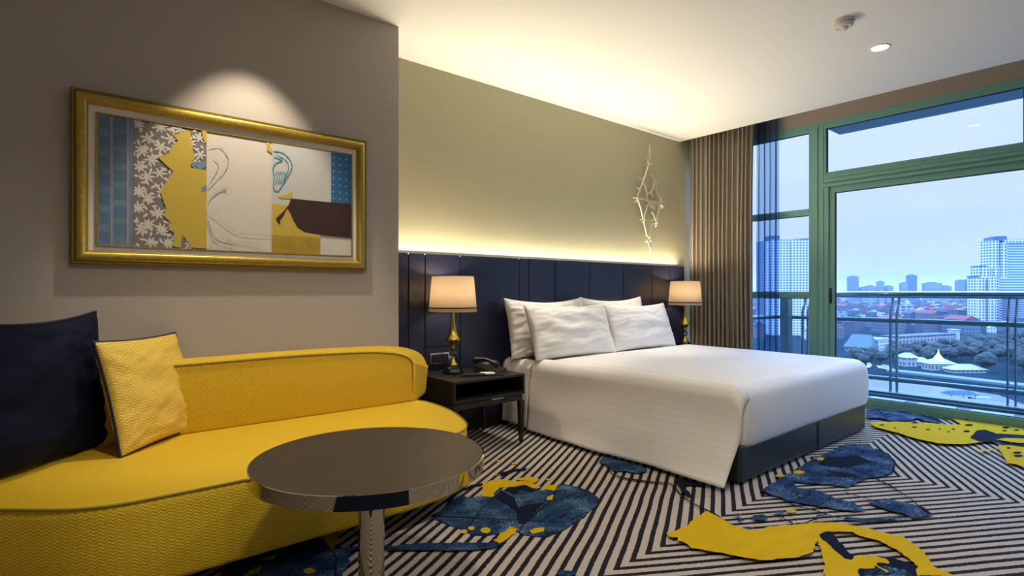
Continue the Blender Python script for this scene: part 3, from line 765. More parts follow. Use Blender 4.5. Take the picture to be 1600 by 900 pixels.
def table_lamp(loc, label, en):
    r = thing('table_lamp', label, 'table lamp', loc, 0, 'gold bedside lamps')
    s = .00166
    Z = lambda y: (578 - y) * s
    b = MB(); b.lathe([(.0, 0), (.072, 0), (.074, .004), (.074, .018), (.068, .024), (.064, .027), (.064, .034), (.058, .040), (0, .041)], n=36, cap=False); b.build('base', M['blackgloss'], r)
    b = MB(); b.lathe([(0, .041), (.047, .041), (.049, .045), (.049, .052), (.045, .056), (0, .057)], n=10, smooth=False, cap=False); b.build('glass_collar', M['crystal'], r)
    b = MB(); b.lathe([(0, .057), (.038, .058), (.036, .066), (.027, .078), (.017, .092), (.012, .106), (.011, .118), (0, .119)], n=24, cap=False); b.build('foot', M['gold'], r)
    b = MB(); b.lathe([(0, .117), (.014, .119), (.026, .130), (.031, .144), (.026, .157), (.014, .167), (0, .169)], n=9, smooth=False, cap=False); b.build('crystal_ball', M['crystal'], r)
    b = MB(); b.lathe([(0, .167), (.013, .168), (.013, .190), (.019, .212), (.034, .232), (.056, .243), (.057, .249), (.048, .262), (.034, .286), (.024, .318), (.017, .358), (.0125, .405), (.011, .455), (.011, .50), (0, .501)], n=20, cap=False); b.build('stem', M['gold'], r)
    sb = MB(); pr = [(.175, .450), (.152, .708)]
    sb.lathe(pr, n=56, cap=False)
    for f in range(len(sb.f)): sb.uv[f] = [(f / 56, 0), ((f + 1) / 56, 0), ((f + 1) / 56, .26), (f / 56, .26)]
    so = sb.build('shade', M['shade'], r, solid=.002)
    b = MB(); b.lathe([(.1755, .4745), (.1765, .475), (.1758, .4835), (.1748, .484)], n=56, cap=False); b.build('trim_band', M['navypipe'], so)
    b = MB()
    b.tube([(.175 * math.cos(a * PI / 24), .175 * math.sin(a * PI / 24), .451) for a in range(48)], .0016, 6, closed=True)
    b.tube([(.152 * math.cos(a * PI / 24), .152 * math.sin(a * PI / 24), .707) for a in range(48)], .0016, 6, closed=True)
    for a in range(3): b.tube([(0, 0, .70), (.151 * math.cos(a * 2.094), .151 * math.sin(a * 2.094), .70)], .0012, 5)
    b.tube([(0, 0, .50), (0, 0, .70)], .0015, 5)
    b.build('wire_frame', M['gold'], so)
    b = MB(); b.lathe([(0, .505), (.012, .51), (.02, .54), (.026, .57), (.02, .60), (0, .612)], n=16, cap=False); b.build('bulb', emis('warm bulb', (1, .72, .42), 14), r)
    l = lamp('POINT', 'lamp_light', (loc[0], loc[1], loc[2] + .64), en, (1, .75, .49), shadow_soft_size=.035)
    return r
table_lamp((2.235, 3.375, .500), 'gold stemmed lamp with cream shade on the left bedside table', 9.5)
table_lamp((5.215, 3.375, .500), 'gold stemmed lamp with cream shade next to the taupe curtain', 9.5)

# telephone
ph = thing('telephone', 'black desk telephone on the left bedside table', 'telephone', (2.50, 3.27, .5005), math.radians(22))
b = MB(); b.add([(-.10, -.09, 0), (.10, -.09, 0), (.10, .09, 0), (-.10, .09, 0), (-.095, -.085, .022), (.095, -.085, .022), (.095, .085, .062), (-.095, .085, .062)], [(0, 3, 2, 1), (4, 5, 6, 7), (0, 1, 5, 4), (1, 2, 6, 5), (2, 3, 7, 6), (3, 0, 4, 7)]); body_ = b.build('body', M['black'], ph, bevel=.006)
b = MB()
pts = [(-.068, -.10 + .2 * i / 10, .058 + .026 * math.sin(PI * i / 10) + .025 * i / 10) for i in range(11)]
b.tube(pts, [.024, .026, .020, .016, .0145, .014, .0145, .016, .020, .026, .024], 12); b.build('handset', M['black'], ph)
kb = MB()
for i in range(3):
    for j in range(4):
        x = -.005 + i * .024; y = -.065 + j * .024; z = .0235 + (y + .085) * .235
        kb.box((x, y, z), (x + .017, y + .014, z + .005))
kb.build('keypad', mat('dark grey keys', (.05, .05, .055), .4), body_)
b = MB(); b.add([(-.01, .035, .0505), (.085, .035, .0505), (.085, .078, .0605), (-.01, .078, .0605)], [(0, 1, 2, 3)]); b.build('display', mat('grey display', (.16, .14, .13), .2), body_)
b = MB(); b.tube([(.11 * math.cos(a) - .12, -.08 + .02 * math.sin(a * 3), .006) for a in [i * .2 for i in range(14)]], .0025, 6); b.build('cord', M['black'], ph)
rm = thing('remote_control', 'black remote control lying in front of the left lamp', 'remote control', (2.27, 3.17, .5005), math.radians(62))
b = MB(); b.box((-.022, -.085, 0), (.022, .085, .018)); rb = b.build('body', M['black'], rm, bevel=.006)
kb = MB()
for i in range(3):
    for j in range(6): kb.box((-.016 + i * .012, -.06 + j * .02, .018), (-.008 + i * .012, -.05 + j * .02, .0205))
kb.build('buttons', mat('rubber keys', (.07, .07, .07), .5), rm)
o = thing('notepad_holder', 'black leather notepad holder with white paper on the bedside table', 'notepad', (2.405, 3.15, .5005), math.radians(-28))
b = MB(); b.box((-.085, -.06, 0), (.085, .06, .010)); b.build('holder', M['black'], o, bevel=.002)
b = MB(); b.box((-.070, -.045, .0102), (.03, .045, .014)); b.build('paper', M['white'], o)
b = MB(); b.tube([(0, -.07, 0), (0, .06, 0), (0, .07, 0)], [.004, .004, .001], 8); o = b.build('pen', mat('pale gold pen', (.7, .6, .45), .4), None)
o.location = (2.455, 3.245, .5048); o.rotation_euler = (0, 0, math.radians(52)); tag(o, 'slim pale pen lying between notepad and telephone', 'pen')

# ------------------------------------------------------------------ sofa
def catmull(P, k=8, closed=True):
    out = []; n = len(P)
    for i in range(n if closed else n - 1):
        g = lambda j: Vector(P[j % n]) if closed else Vector(P[max(0, min(n - 1, j))])
        p0, p1, p2, p3 = g(i - 1), g(i), g(i + 1), g(i + 2)
        for s in range(k):
            t_ = s / k
            out.append(.5 * ((2 * p1) + (-p0 + p2) * t_ + (2 * p0 - 5 * p1 + 4 * p2 - p3) * t_ ** 2 + (-p0 + 3 * p1 - 3 * p2 + p3) * t_ ** 3))
    if not closed: out.append(Vector(P[-1]))
    return out
SOF = (.75, 2.7, 0)
sofa = thing('sofa', 'curved yellow woven fabric sofa with low backrest against the grey wall', 'sofa', SOF)
seat_plan = [(.183, 2.208), (.367, 2.203), (.60, 2.203), (.85, 2.204), (1.10, 2.206), (1.30, 2.214), (1.45, 2.236), (1.57, 2.282), (1.655, 2.37), (1.712, 2.49), (1.755, 2.62), (1.786, 2.75), (1.803, 2.90), (1.80, 3.04), (1.77, 3.14), (1.70, 3.19), (1.3, 3.205), (.7, 3.205), (.1, 3.205), (-.30, 3.19), (-.42, 3.10), (-.44, 2.92), (-.39, 2.72), (-.30, 2.57), (-.20, 2.46), (-.10, 2.37), (0, 2.285), (.08, 2.236)]
sp = catmull([(x, y, 0) for x, y in seat_plan], 5)
cen = Vector((.75, 2.75, 0))
def ringpts(off, z):
    out = []; n = len(sp)
    for i in range(n):
        t_ = (sp[(i + 1) % n] - sp[i - 1]).normalized(); nn = Vector((t_.y, -t_.x, 0))
        p = sp[i] + nn * off; out.append((p.x - SOF[0], p.y - SOF[1], z))
    return out
arc = [0]
for i in range(len(sp)): arc.append(arc[-1] + (sp[(i + 1) % len(sp)] - sp[i]).length)
b = MB(); prof = [(-.030, .10), (-.012, .105), (-.006, .12), (0, .25), (.002, .36), (0, .392), (-.006, .400)]
n = len(sp)
rings = [ringpts(o_, z) for o_, z in prof]
vs = [p for r_ in rings for p in r_]; fs = []; uvs = []
for j in range(len(prof) - 1):
    for i in range(n):
        i2 = (i + 1) % n; fs.append((j * n + i, j * n + i2, (j + 1) * n + i2, (j + 1) * n + i)); uvs.append([(arc[i], prof[j][1]), (arc[i + 1], prof[j][1]), (arc[i + 1], prof[j + 1][1]), (arc[i], prof[j + 1][1])])
b.add(vs, fs, 0, True, uvs)
b.add(rings[0], [tuple(range(n))[::-1]])
b.build('base', M['sofa'], sofa)
b = MB(); inner = [ringpts(o_, z) for o_, z in ((-.004, .400), (-.03, .408), (-.07, .412), (-.15, .413))]
vs = [p for r_ in inner for p in r_]; fs = [(j * n + i, j * n + (i + 1) % n, (j + 1) * n + (i + 1) % n, (j + 1) * n + i) for j in range(3) for i in range(n)]
b.add(vs, fs, 0, True); b.add(inner[-1], [tuple(range(n))], 0, False)
b.build('seat', M['sofa'], sofa)
b = MB(); b.tube(ringpts(.001, .401), .0045, 8, closed=True); b.build('piping', M['piping'], sofa)
# backrest: lofted section following the wall, rounded end
bi = [(-.36, 2.98), (-.2, 3.02), (.1, 3.035), (.5, 3.035), (1.0, 3.035), (1.4, 3.035), (1.56, 3.036), (1.64, 3.038), (1.69, 3.041), (1.715, 3.045)]
bo = [(-.43, 3.205), (-.2, 3.215), (.1, 3.215), (.5, 3.215), (1.0, 3.215), (1.45, 3.215), (1.66, 3.215), (1.79, 3.212), (1.86, 3.206), (1.892, 3.195)]
tz = [.755, .757, .758, .758, .762, .752, .736, .718, .694, .667]
tzo = [.755, .757, .758, .758, .762, .757, .745, .715, .672, .605]
bi_ = catmull([(x, y, z) for (x, y), z in zip(bi, tz)], 6, False); bo_ = catmull([(x, y, z) for (x, y), z in zip(bo, tzo)], 6, False)
# extra rounded drop at the end
b = MB(); sec = []
for p, q in zip(bi_, bo_):
    z = p.z; m_ = (p + q) / 2
    s = [(p.x, p.y + .012, .395), (p.x, p.y, .43), (p.x, p.y, z - .04), (p.x, p.y + .004, z - .006), (p.x, p.y + .012, z + .002), (m_.x, m_.y, (z + q.z) / 2 + .010), (q.x, q.y - .03, q.z + .004), (q.x, q.y, q.z - .03), (q.x, q.y, .45), (q.x - .01, q.y, .415 if p.x > 1.5 else .395)]
    sec.append([(a - SOF[0], c - SOF[1], d) for a, c, d in s])
m = 10; vs = [p for s in sec for p in s]; fs = [(i * m + k, (i + 1) * m + k, (i + 1) * m + (k + 1) % m, i * m + (k + 1) % m) for i in range(len(sec) - 1) for k in range(m)]
b.add(vs, fs, 0, True, None); b.add(sec[0], [tuple(range(m))]); 
# rounded end cap rows
last = sec[-1]; prev = last
ctr = Vector((sum(p[0] for p in last) / m, sum(p[1] for p in last) / m, .53))
e0 = [Vector(p) for p in last]
caps = []
for k_, (sc_, out_) in enumerate(((.975, .008), (.92, .014), (.8, .017))):
    caps.append([tuple(ctr + (p - ctr) * sc_ + Vector((.66, -.75, 0)) * out_) for p in e0])
allr = [last] + caps
vs = [p for s in allr for p in s]; fs = [(i * m + k, (i + 1) * m + k, (i + 1) * m + (k + 1) % m, i * m + (k + 1) % m) for i in range(len(allr) - 1) for k in range(m)]
b.add(vs, fs, 0, True); b.add(caps[-1], [tuple(range(m))[::-1]], 0, True)
bk = b.build('backrest', M['sofa'], sofa, fix=False)
b = MB(); path = [(p.x - SOF[0], p.y - SOF[1] - .001, p.z - .012) for p in bi_]
path += [(1.715 - SOF[0], 3.045 - SOF[1], .56), (1.715 - SOF[0], 3.048 - SOF[1], .48), (1.70 - SOF[0], 3.05 - SOF[1], .415)]
b.tube(path, .0045, 8); b.build('piping', M['piping'], bk)
for x, y in ((-.15, 2.65), (.2, 3.05), (1.45, 2.5), (1.5, 3.05), (.65, 2.4)):
    b = MB(); b.lathe([(.02, 0), (.024, .10)], (x - SOF[0], y - SOF[1]), 14); b.build('foot', M['dark'], sofa)

# cushions
n45 = math.atan2(.70, .66)
place_pillow('throw_cushion', .66, .60, .20, M['navy'], 'large navy velvet cushion at the left end of the sofa', 'cushion', (-.045, 2.845, .412), n45 - .0, -.10, 51, pinch=.07, wr=.014, sag=.02, pipe=M['navypipe'])
place_pillow('throw_cushion', .50, .49, .14, M['ypil'], 'yellow zigzag patterned cushion with navy piping leaning on the navy cushion', 'cushion', (.375, 2.955, .414), math.atan2(.34, .32), -.24, 67, pinch=.05, wr=.008, pipe=M['navypipe'])

# ------------------------------------------------------------------ round table
tb = thing('side_table', 'round dark topped pedestal table with polished bronze rim in front of the sofa', 'table', (.818, 1.729, 0))
b = MB(); b.lathe([(0, .535), (.374, .535), (.374, .5495), (0, .5495)], n=96, cap=False, smooth=False); b.build('tabletop', M['tabletop'], tb)
b = MB(); b.lathe([(.3785, .5495), (.3785, .508)], n=160, cap=False); b.lathe([(.3745, .5500), (.3785, .5495)], n=160, cap=False, smooth=False); b.lathe([(.3785, .508), (.33, .508)], n=160, cap=False, smooth=False); b.lathe([(.33, .508), (.33, .534), (.3745, .534), (.3745, .5500)], n=96, cap=False, smooth=False); b.build('rim', M['mirror'], tb)
b = MB(); b.lathe([(0, .5345), (.33, .5345), (.33, .512), (0, .512)], n=64, cap=False); b.build('underside', M['black'], tb)
b = MB(); b.lathe([(.043, .012), (.043, .512)], n=64); b.build('pedestal', M['mirror'], tb)
b = MB(); b.lathe([(0, 0), (.22, 0), (.222, .004), (.222, .010), (.218, .013), (0, .014)], n=64, cap=False); b.build('foot_plate', M['mirror'], tb)

# ------------------------------------------------------------------ framed picture
PX0, PX1, PZ0, PZ1 = .051, 1.482, 1.225, 2.030
pc = thing('framed_picture', 'wide gilt framed abstract collage hanging above the sofa', 'picture', (.7665, YP, 1.22))
PO = (.7665, YP, 1.22)
def rect_sweep(mb, x0, x1, z0, z1, prof, mi=0):   # prof (inset, height out of wall)
    r_ = [[(x0 + d, -h_, z0 + d), (x1 - d, -h_, z0 + d), (x1 - d, -h_, z1 - d), (x0 + d, -h_, z1 - d)] for d, h_ in prof]
    vs = [p for q in r_ for p in q]
    mb.add(vs, [(i * 4 + k, i * 4 + (k + 1) % 4, (i + 1) * 4 + (k + 1) % 4, (i + 1) * 4 + k) for i in range(len(prof) - 1) for k in range(4)], mi)
lx0, lx1, lz0, lz1 = PX0 - PO[0], PX1 - PO[0], PZ0 - PO[2], PZ1 - PO[2]
b = MB(); rect_sweep(b, lx0, lx1, lz0, lz1, [(0, .0), (0, .030), (.004, .036), (.012, .036), (.013, .032)]); b.build('outer_edge', M['giltdk'], pc)
b = MB(); prof = [(.013, .032)] + [(.013 + .045 * (1 - math.cos(a)) / 2, .032 + .016 * math.sin(a)) for a in [PI * i / 10 for i in range(1, 10)]] + [(.058, .028), (.059, .026), (.062, .024), (.064, .018)]
rect_sweep(b, lx0, lx1, lz0, lz1, prof)
for i in range(len(b.f)): b.sm.add(i)
fo = b.build('gilt_frame', M['gilt'], pc)
md = fo.modifiers.new('e', 'EDGE_SPLIT'); md.split_angle = .7
b = MB(); d = .064; b.box((lx0 + d, -.020, lz0 + d), (lx1 - d, -.002, lz1 - d)); b.build('mount', M['mount'], pc)
YA = YP - .022
ax0, az1 = on_wall(152, 177, YA); ax1, _z1 = on_wall(548.6, 240, YA); _x, az0 = on_wall(151.5, 383, YA)
ax0 += .0; ax1 = on_wall(549, 300, YA)[0]; ax0 = on_wall(152, 300, YA)[0]
L = lambda p: (p[0] - PO[0], p[1] - PO[2])
b = MB(); fx0, fx1, fz0, fz1 = ax0 - PO[0] - .006, ax1 - PO[0] + .006, az0 - PO[2] - .006, az1 - PO[2] + .006
rect_sweep(b, fx0, fx1, fz0, fz1, [(0, .020), (0, .026), (.006, .026), (.007, .0225)]); b.build('inner_fillet', M['gilt'], pc)
art = MB(); am = [mat('ivory paper', (.66, .63, .57), .6), mat('grey floral ground', (.20, .18, .185), .6), mat('ochre yellow paint', (.56, .42, .055), .55), mat('greyed blue print', (.17, .25, .35), .6, var=.3, nscale=14),
                  mat('strong blue print', (.02, .14, .34), .6), mat('dark maroon paint', (.045, .018, .018), .5), mat('gold leaf', (.60, .42, .07), .35, .5, var=.3, nscale=20), mat('pale blue grey', (.52, .55, .54), .6),
                  mat('mid blue brick', (.10, .20, .33), .6), mat('teal ink', (.06, .28, .40), .6), mat('faint ink', (.50, .53, .55), .6), mat('pink grey band', (.34, .34, .40), .6)]
_az = [0.0]
def artp(pts, mi, zoomed=True):
    pts = [(80 + x / 2.727, 110 + y / 2.727) for x, y in pts] if zoomed else pts
    w = []
    for p in pts:
        x, z = on_wall(*p, YA); w.append((min(ax1, max(ax0, x)) - PO[0], min(az1, max(az0, z)) - PO[2]))
    _az[0] += .00006
    h_ = .0205 + _az[0]
    art.flat(w, h_, mi, to=lambda x, z, h: (x, -h, z))
def artr(x0, x1, z0, z1, mi):   # rectangle in fractions of the sheet
    X = lambda f: ax0 - PO[0] + f * (ax1 - ax0); Z = lambda f: az0 - PO[2] + f * (az1 - az0)
    _az[0] += .00006; h_ = .0205 + _az[0]
    art.add([(X(x0), -h_, Z(z0)), (X(x1), -h_, Z(z0)), (X(x1), -h_, Z(z1)), (X(x0), -h_, Z(z1))], [(0, 1, 2, 3)], mi)
fx = lambda px: (on_wall(80 + px / 2.727, 300, YA)[0] - ax0) / (ax1 - ax0)
artr(0, 1, 0, 1, 0)
artr(0, fx(350), 0, 1, 3)
for i in range(7):
    artr(fx(205), fx(250), .02 + i * .145, .11 + i * .145, 8); artr(fx(268), fx(322), .08 + i * .14, .17 + i * .14, 8)
artr(fx(253), fx(262), 0, 1, 11); artr(fx(322), fx(330), 0, 1, 11)
artr(fx(350), fx(662), 0, 1, 1)
ar = random.Random(4); px0_, px1_ = fx(352) * (ax1 - ax0) + ax0 - PO[0], fx(660) * (ax1 - ax0) + ax0 - PO[0]; pz0_, pz1_ = az0 - PO[2], az1 - PO[2]
def leaf(x, z, a, L_, w_):
    P_ = []
    for t_, k_ in ((0, 0), (.18, .55), (.42, 1), (.7, .75), (1, 0), (.7, -.65), (.42, -.9), (.18, -.5)):
        u_, v_ = L_ * t_, w_ * k_; P_.append((min(px1_, max(px0_, x + u_ * math.cos(a) - v_ * math.sin(a))), min(pz1_, max(pz0_, z + u_ * math.sin(a) + v_ * math.cos(a)))))
    _az[0] += .000004
    art.flat(P_, .0206 + _az[0], 0, to=lambda x, z, h: (x, -h, z))
gx, gz = 7, 12
for i in range(gx):
    for j in range(gz):
        x = px0_ + (i + .5 + .3 * ar.uniform(-1, 1)) / gx * (px1_ - px0_); z = pz0_ + (j + .5 + .3 * ar.uniform(-1, 1)) / gz * (pz1_ - pz0_)
        if (i + j) % 2:
            n_ = ar.randint(6, 9); a0 = ar.random() * 6
            for q in range(n_): leaf(x, z, a0 + q * 2 * PI / n_, .033 * ar.uniform(.8, 1.2), .0055)
        else:
            a0 = ar.random() * 6
            for q in range(4): leaf(x + .008 * math.cos(a0 + q), z + .016 * (q - 1.5), a0 + q * 1.3, .030 * ar.uniform(.7, 1.2), .0065)
artr(fx(940), fx(1192), .42, 1, 7)
artr(fx(1192), 1, .45, 1, 4)
for i in range(3):
    for j in range(8): artr(fx(1200 + i * 27), fx(1205 + i * 27), .48 + j * .066, .49 + j * .066, 0)
artr(fx(940), fx(1145), 0, .44, 2); artr(fx(940), fx(1145), 0, .16, 6)
artp([(505, 260), (530, 275), (555, 265), (580, 255), (590, 262), (600, 330), (612, 378), (600, 385), (590, 415), (655, 425), (662, 430), (662, 760), (600, 755), (560, 700), (545, 755), (520, 750), (525, 690), (500, 680), (510, 650), (480, 620), (490, 590), (465, 520), (480, 490), (520, 430), (490, 405), (455, 370), (500, 355), (520, 320), (540, 300)], 2)
artp([(640, 255), (662, 255), (662, 310), (650, 300)], 2)
artp([(595, 395), (620, 388), (662, 392), (662, 408), (630, 425), (615, 408), (600, 412)], 3)
artp([(640, 500), (662, 488), (662, 515), (640, 518)], 3)
artp([(918, 305), (930, 310), (940, 345), (940, 355), (920, 340)], 2)
artp([(960, 540), (1000, 530), (1028, 515), (1022, 548), (985, 546)], 2)
artp([(1022, 546), (1110, 555), (1278, 570), (1278, 715), (1150, 702), (1080, 690), (1050, 672), (1030, 640), (1018, 608), (1005, 590), (985, 628), (975, 640), (976, 662), (960, 645), (956, 632), (990, 600), (1010, 575)], 5)
def ink(pts, w, mi): artp(stroke([(80 + p.x / 2.727, 110 + p.y / 2.727) for p in catmull([(x, y, 0) for x, y in pts], 5, False)], w), mi, False)
bird = [(945, 345), (985, 352), (1015, 380), (1025, 410), (1015, 440), (985, 490), (965, 515), (948, 505), (950, 460), (945, 420), (960, 395), (985, 385), (950, 370)]
ink(bird, .9, 9)
for k in range(5): ink([(955 + k * 9, 430), (962 + k * 10, 455), (955 + k * 8, 485)], .45, 9)
ink([(960, 360), (1000, 385), (1010, 420), (990, 470)], .6, 9)
for k in range(6): ink([(668 + 6 * k, 560 - k * 8), (700 + 7 * k, 520 - 3 * k), (750, 492 + 5 * k)], .4, 10)
ink([(672, 330), (720, 325), (755, 370), (745, 420), (700, 470), (670, 500)], .7, 10); ink([(690, 370), (715, 400), (700, 440), (680, 470)], .6, 10)
for k in range(7): ink([(670 + 30 * k, 760 - 3 * k), (700 + 28 * k, 720 + 2 * k), (740 + 27 * k, 700 + 12 * k)], .4, 10)
ink([(668, 600), (720, 640), (790, 690), (860, 700), (938, 705)], .5, 10); ink([(668, 640), (700, 720), (780, 745)], .6, 9)
art.build('artwork', am, pc)

# ------------------------------------------------------------------ wall sculpture
ws_ = thing('wall_sculpture', 'champagne metal branch sculpture in a diamond shape on the wall above the headboard', 'sculpture', (4.92, YW, 1.48))
SOo = (4.92, YW, 1.48)
S5 = lambda x, y: (lambda w: (w[0] - SOo[0], w[1] - SOo[2]))(on_wall(960 + x / 4.5, 210 + y / 4.5, 3.60))
rnd = random.Random(5)
def twig(pts, r0, r1, out=.04):
    q = []; n_ = len(pts)
    for i, p in enumerate(pts):
        x, z = S5(*p); q.append((x, -out - .012 * math.sin(i * 1.7), z))
    q = [tuple(v) for v in catmull(q, 4, False)]
    q = [(p[0] + .004 * noise.noise(Vector(p) * 30), p[1], p[2]) for p in q]
    k = len(q); b.tube(q, [1.25 * (r0 + (r1 - r0) * i / (k - 1)) for i in range(k)], 7)
for main in ([(245, 210), (205, 320), (185, 390), (165, 450)], [(165, 450), (185, 520), (210, 600), (240, 715)], [(262, 275), (285, 335), (300, 400), (325, 470)], [(325, 480), (290, 610), (265, 640), (250, 720)],
             [(205, 320), (225, 400), (240, 460), (270, 495), (290, 500)], [(285, 335), (265, 390), (245, 420)], [(300, 405), (320, 450), (330, 485), (320, 540)], [(240, 500), (215, 560), (215, 610)], [(265, 540), (285, 590), (295, 650)],
             [(165, 450), (200, 455), (240, 462), (300, 470), (330, 478)]):
    b = MB(); twig(main, .0085, .0055); b.build('branch', M['brass'], ws_)
b = MB(); twig([(250, 70), (248, 140), (243, 205)], .0015, .006); b.build('spike', M['brass'], ws_)
b = MB(); twig([(245, 720), (252, 780), (258, 855)], .007, .0015); twig([(235, 740), (245, 790), (243, 820)], .005, .001); twig([(268, 740), (262, 780), (258, 830)], .005, .001); b.build('spike', M['brass'], ws_)
for cx_, cy_, k_, s_ in ((243, 195, 10, 22), (205, 322, 7, 26), (168, 448, 7, 20), (285, 335, 7, 26), (325, 478, 14, 34), (262, 490, 12, 34), (240, 715, 6, 16), (290, 612, 9, 26), (212, 600, 6, 20), (255, 742, 8, 22), (262, 415, 7, 24), (180, 380, 4, 24)):
    b = MB()
    for i in range(k_):
        a = 2 * PI * i / k_ + rnd.random(); s2 = s_ * (.6 + .7 * rnd.random())
        p0 = S5(cx_, cy_); p1 = S5(cx_ + s2 * math.cos(a), cy_ + s2 * 1.1 * math.sin(a)); o_ = .02 + .05 * rnd.random()
        b.tube([(p0[0], -.04, p0[1]), ((p0[0] + p1[0]) / 2 + .004, -.04 - (o_ - .04) * .3, (p0[1] + p1[1]) / 2), (p1[0], -o_, p1[1])], [.0055, .0044, .0024], 6)
    b.lathe([(0, -.009), (.007, -.006), (.009, 0), (.007, .006), (0, .009)], (0, 0), 8, cap=False)
    nb = len(b.v) - 40
    for i in range(nb, len(b.v)): p = b.v[i]; q = S5(cx_, cy_); b.v[i] = (p[0] + q[0], p[1] - .04, p[2] + q[1])
    b.build('twig_cluster', M['brass'], ws_)
for p in ((245, 215), (240, 700)):
    b = MB(); q = S5(*p); b.tube([(q[0], -.001, q[1]), (q[0], -.045, q[1])], .003, 6); b.build('wall_pin', M['brass'], ws_)

# ------------------------------------------------------------------ ceiling fittings
dl = thing('recessed_downlight', 'bright round recessed downlight in the ceiling above the bed foot', 'ceiling light', (4.476, 1.334, CZ))
b = MB(); b.lathe([(.050, -.002), (.052, -.006), (.062, -.006), (.066, -.001), (.066, 0)], n=40, cap=False); b.build('trim_ring', M['ceiling'], dl)
b = MB(); b.lathe([(0, -.003), (.051, -.003), (.051, -.0025), (0, -.0025)], n=36, cap=False); b.build('lens', emis('downlight lens', (1, .95, .86), 22), dl)
for x, y, lb in ((3.029, 3.329, 'tiny recessed pin light in the ceiling nearer the picture wall'), (4.24, 3.323, 'tiny recessed pin light in the ceiling nearer the curtain')):
    q = thing('recessed_pin_light', lb, 'ceiling light', (x, y, CZ), 0, 'pin lights above the pillows')
    b = MB(); b.lathe([(.018, -.001), (.020, -.004), (.027, -.004), (.029, 0)], n=28, cap=False); b.build('trim_ring', M['ceiling'], q)
    b = MB(); b.lathe([(0, -.002), (.019, -.002)], n=20, cap=False); b.build('lens', emis('pin light lens', (1, .92, .78), 6), q)
sd = thing('smoke_detector', 'round cream smoke detector on the ceiling next to the downlight', 'smoke detector', (3.853, 1.349, CZ))
b = MB(); b.lathe([(.062, 0), (.064, -.008), (.060, -.016), (.052, -.018)], n=40, cap=False); b.build('base', M['greyplastic'], sd)
b = MB(); b.lathe([(.050, -.016), (.056, -.022), (.055, -.034), (.048, -.043), (.036, -.047), (.034, -.044), (.026, -.045), (.024, -.050), (0, -.051)], n=40, cap=False); b.build('cover', M['greyplastic'], sd)
b = MB(); b.box((.028, -.006, -.0475), (.040, .006, -.044)); b.build('indicator', M['black'], sd)

# ------------------------------------------------------------------ the city beyond (eye level is 55 m above the ground)
GZ = EYE - 55
def far(px, t): d = ray(px); return d[0] * t, d[1] * t
def gpt(px, py): return on_floor(px, py, GZ)
city_ground = MB(); city_ground.box((8, -14000, GZ - 2), (16000, 14000, GZ)); struct('ground', city_ground, mat('distant land', (.010, .022, .032), .95, var=.8, nscale=.02, spec=0.0))
t = NT('river water'); nz = t.noise(t.coord('Object', (.05, .25, 1)), 1, 4); t.set(color=t.mix(nz, (.02, .04, .07), (.045, .075, .115)), rough=.25); t.bump(nz, .5, .5); M['river'] = t.m
rv = MB(); rv.flat([gpt(1700, 1500), gpt(1640, 700), gpt(1620, 640), gpt(1560, 618), gpt(1480, 606), gpt(1400, 598), gpt(1340, 588), gpt(1250, 575), gpt(1150, 565), gpt(900, 560), gpt(900, 1500)][::-1], GZ + .3); struct('river', rv, M['river'])
facs = [m_facade('pale facade', (.70, .84, .95), (.07, .16, .28), 3.5, 3.2), m_facade('grey facade', (.22, .32, .42), (.05, .12, .21), 3.2, 3.2, .7), m_facade('blue grey facade', (.13, .22, .32), (.04, .1, .18), 4, 3.4, .5),
        m_facade('white facade', (1.2, 1.3, 1.35), (.12, .22, .32), 4.2, 3.3, .5, .5), m_facade('brick facade', (.22, .22, .30), (.05, .1, .18), 4, 3.3)]
roofs = [mat('grey roof', (.07, .09, .125), .8, nscale=.3, spec=.05), mat('pale roof', (.26, .31, .36), .8, nscale=.3, spec=.05), mat('red roof', (.15, .05, .065), .8, nscale=.3, spec=.05), mat('teal roof', (.03, .065, .095), .8, nscale=.3, spec=.05)]
rnd = random.Random(21)
protos = []
for k in range(10):
    w, d, h_ = rnd.uniform(10, 26), rnd.uniform(10, 18), rnd.uniform(6, 15)
    fm, rm_ = facs[k % 5], roofs[(k * 3) % 4]
    b = MB(); b.box((-w / 2, -d / 2, 0), (w / 2, d / 2, h_)); wall_o = b
    b2 = MB()
    if k % 3 == 0: b2.add([(-w / 2 - .5, -d / 2 - .5, h_), (w / 2 + .5, -d / 2 - .5, h_), (w / 2 + .5, d / 2 + .5, h_), (-w / 2 - .5, d / 2 + .5, h_), (-w / 2, 0, h_ + 4), (w / 2, 0, h_ + 4)], [(0, 1, 5, 4), (2, 3, 4, 5), (0, 4, 3), (1, 2, 5), (3, 2, 1, 0)])
    else:
        b2.box((-w / 2 - .2, -d / 2 - .2, h_), (w / 2 + .2, d / 2 + .2, h_ + .6)); b2.box((-w * .3, -d * .2, h_ + .6), (w * .05, d * .25, h_ + 3))
    protos.append((b, b2, fm, rm_))
first = {}
def lowrise(k, p, rz, s=1.0):
    wn_ = ['pale', 'grey', 'blue grey', 'white', 'slate'][k % 5]; rn_ = ['grey', 'pale', 'red', 'teal'][(k * 3) % 4]; sh_ = 'pitched' if k % 3 == 0 else 'flat'
    g_ = f'low {wn_} buildings with {sh_} {rn_} roofs beyond the river'; lb = f'low {wn_} building with {sh_} {rn_} roof in the district beyond the river'
    if k not in first:
        b, b2, fm, rm_ = protos[k]; r = thing('low_building', lb, 'building', p, rz, g_); b.build('wall', fm, r); b2.build('roof', rm_, r); first[k] = r
    else:
        r = copy_tree(first[k]); r.location = p; r.rotation_euler = (0, 0, rz)
    r.scale = (s, s, s)
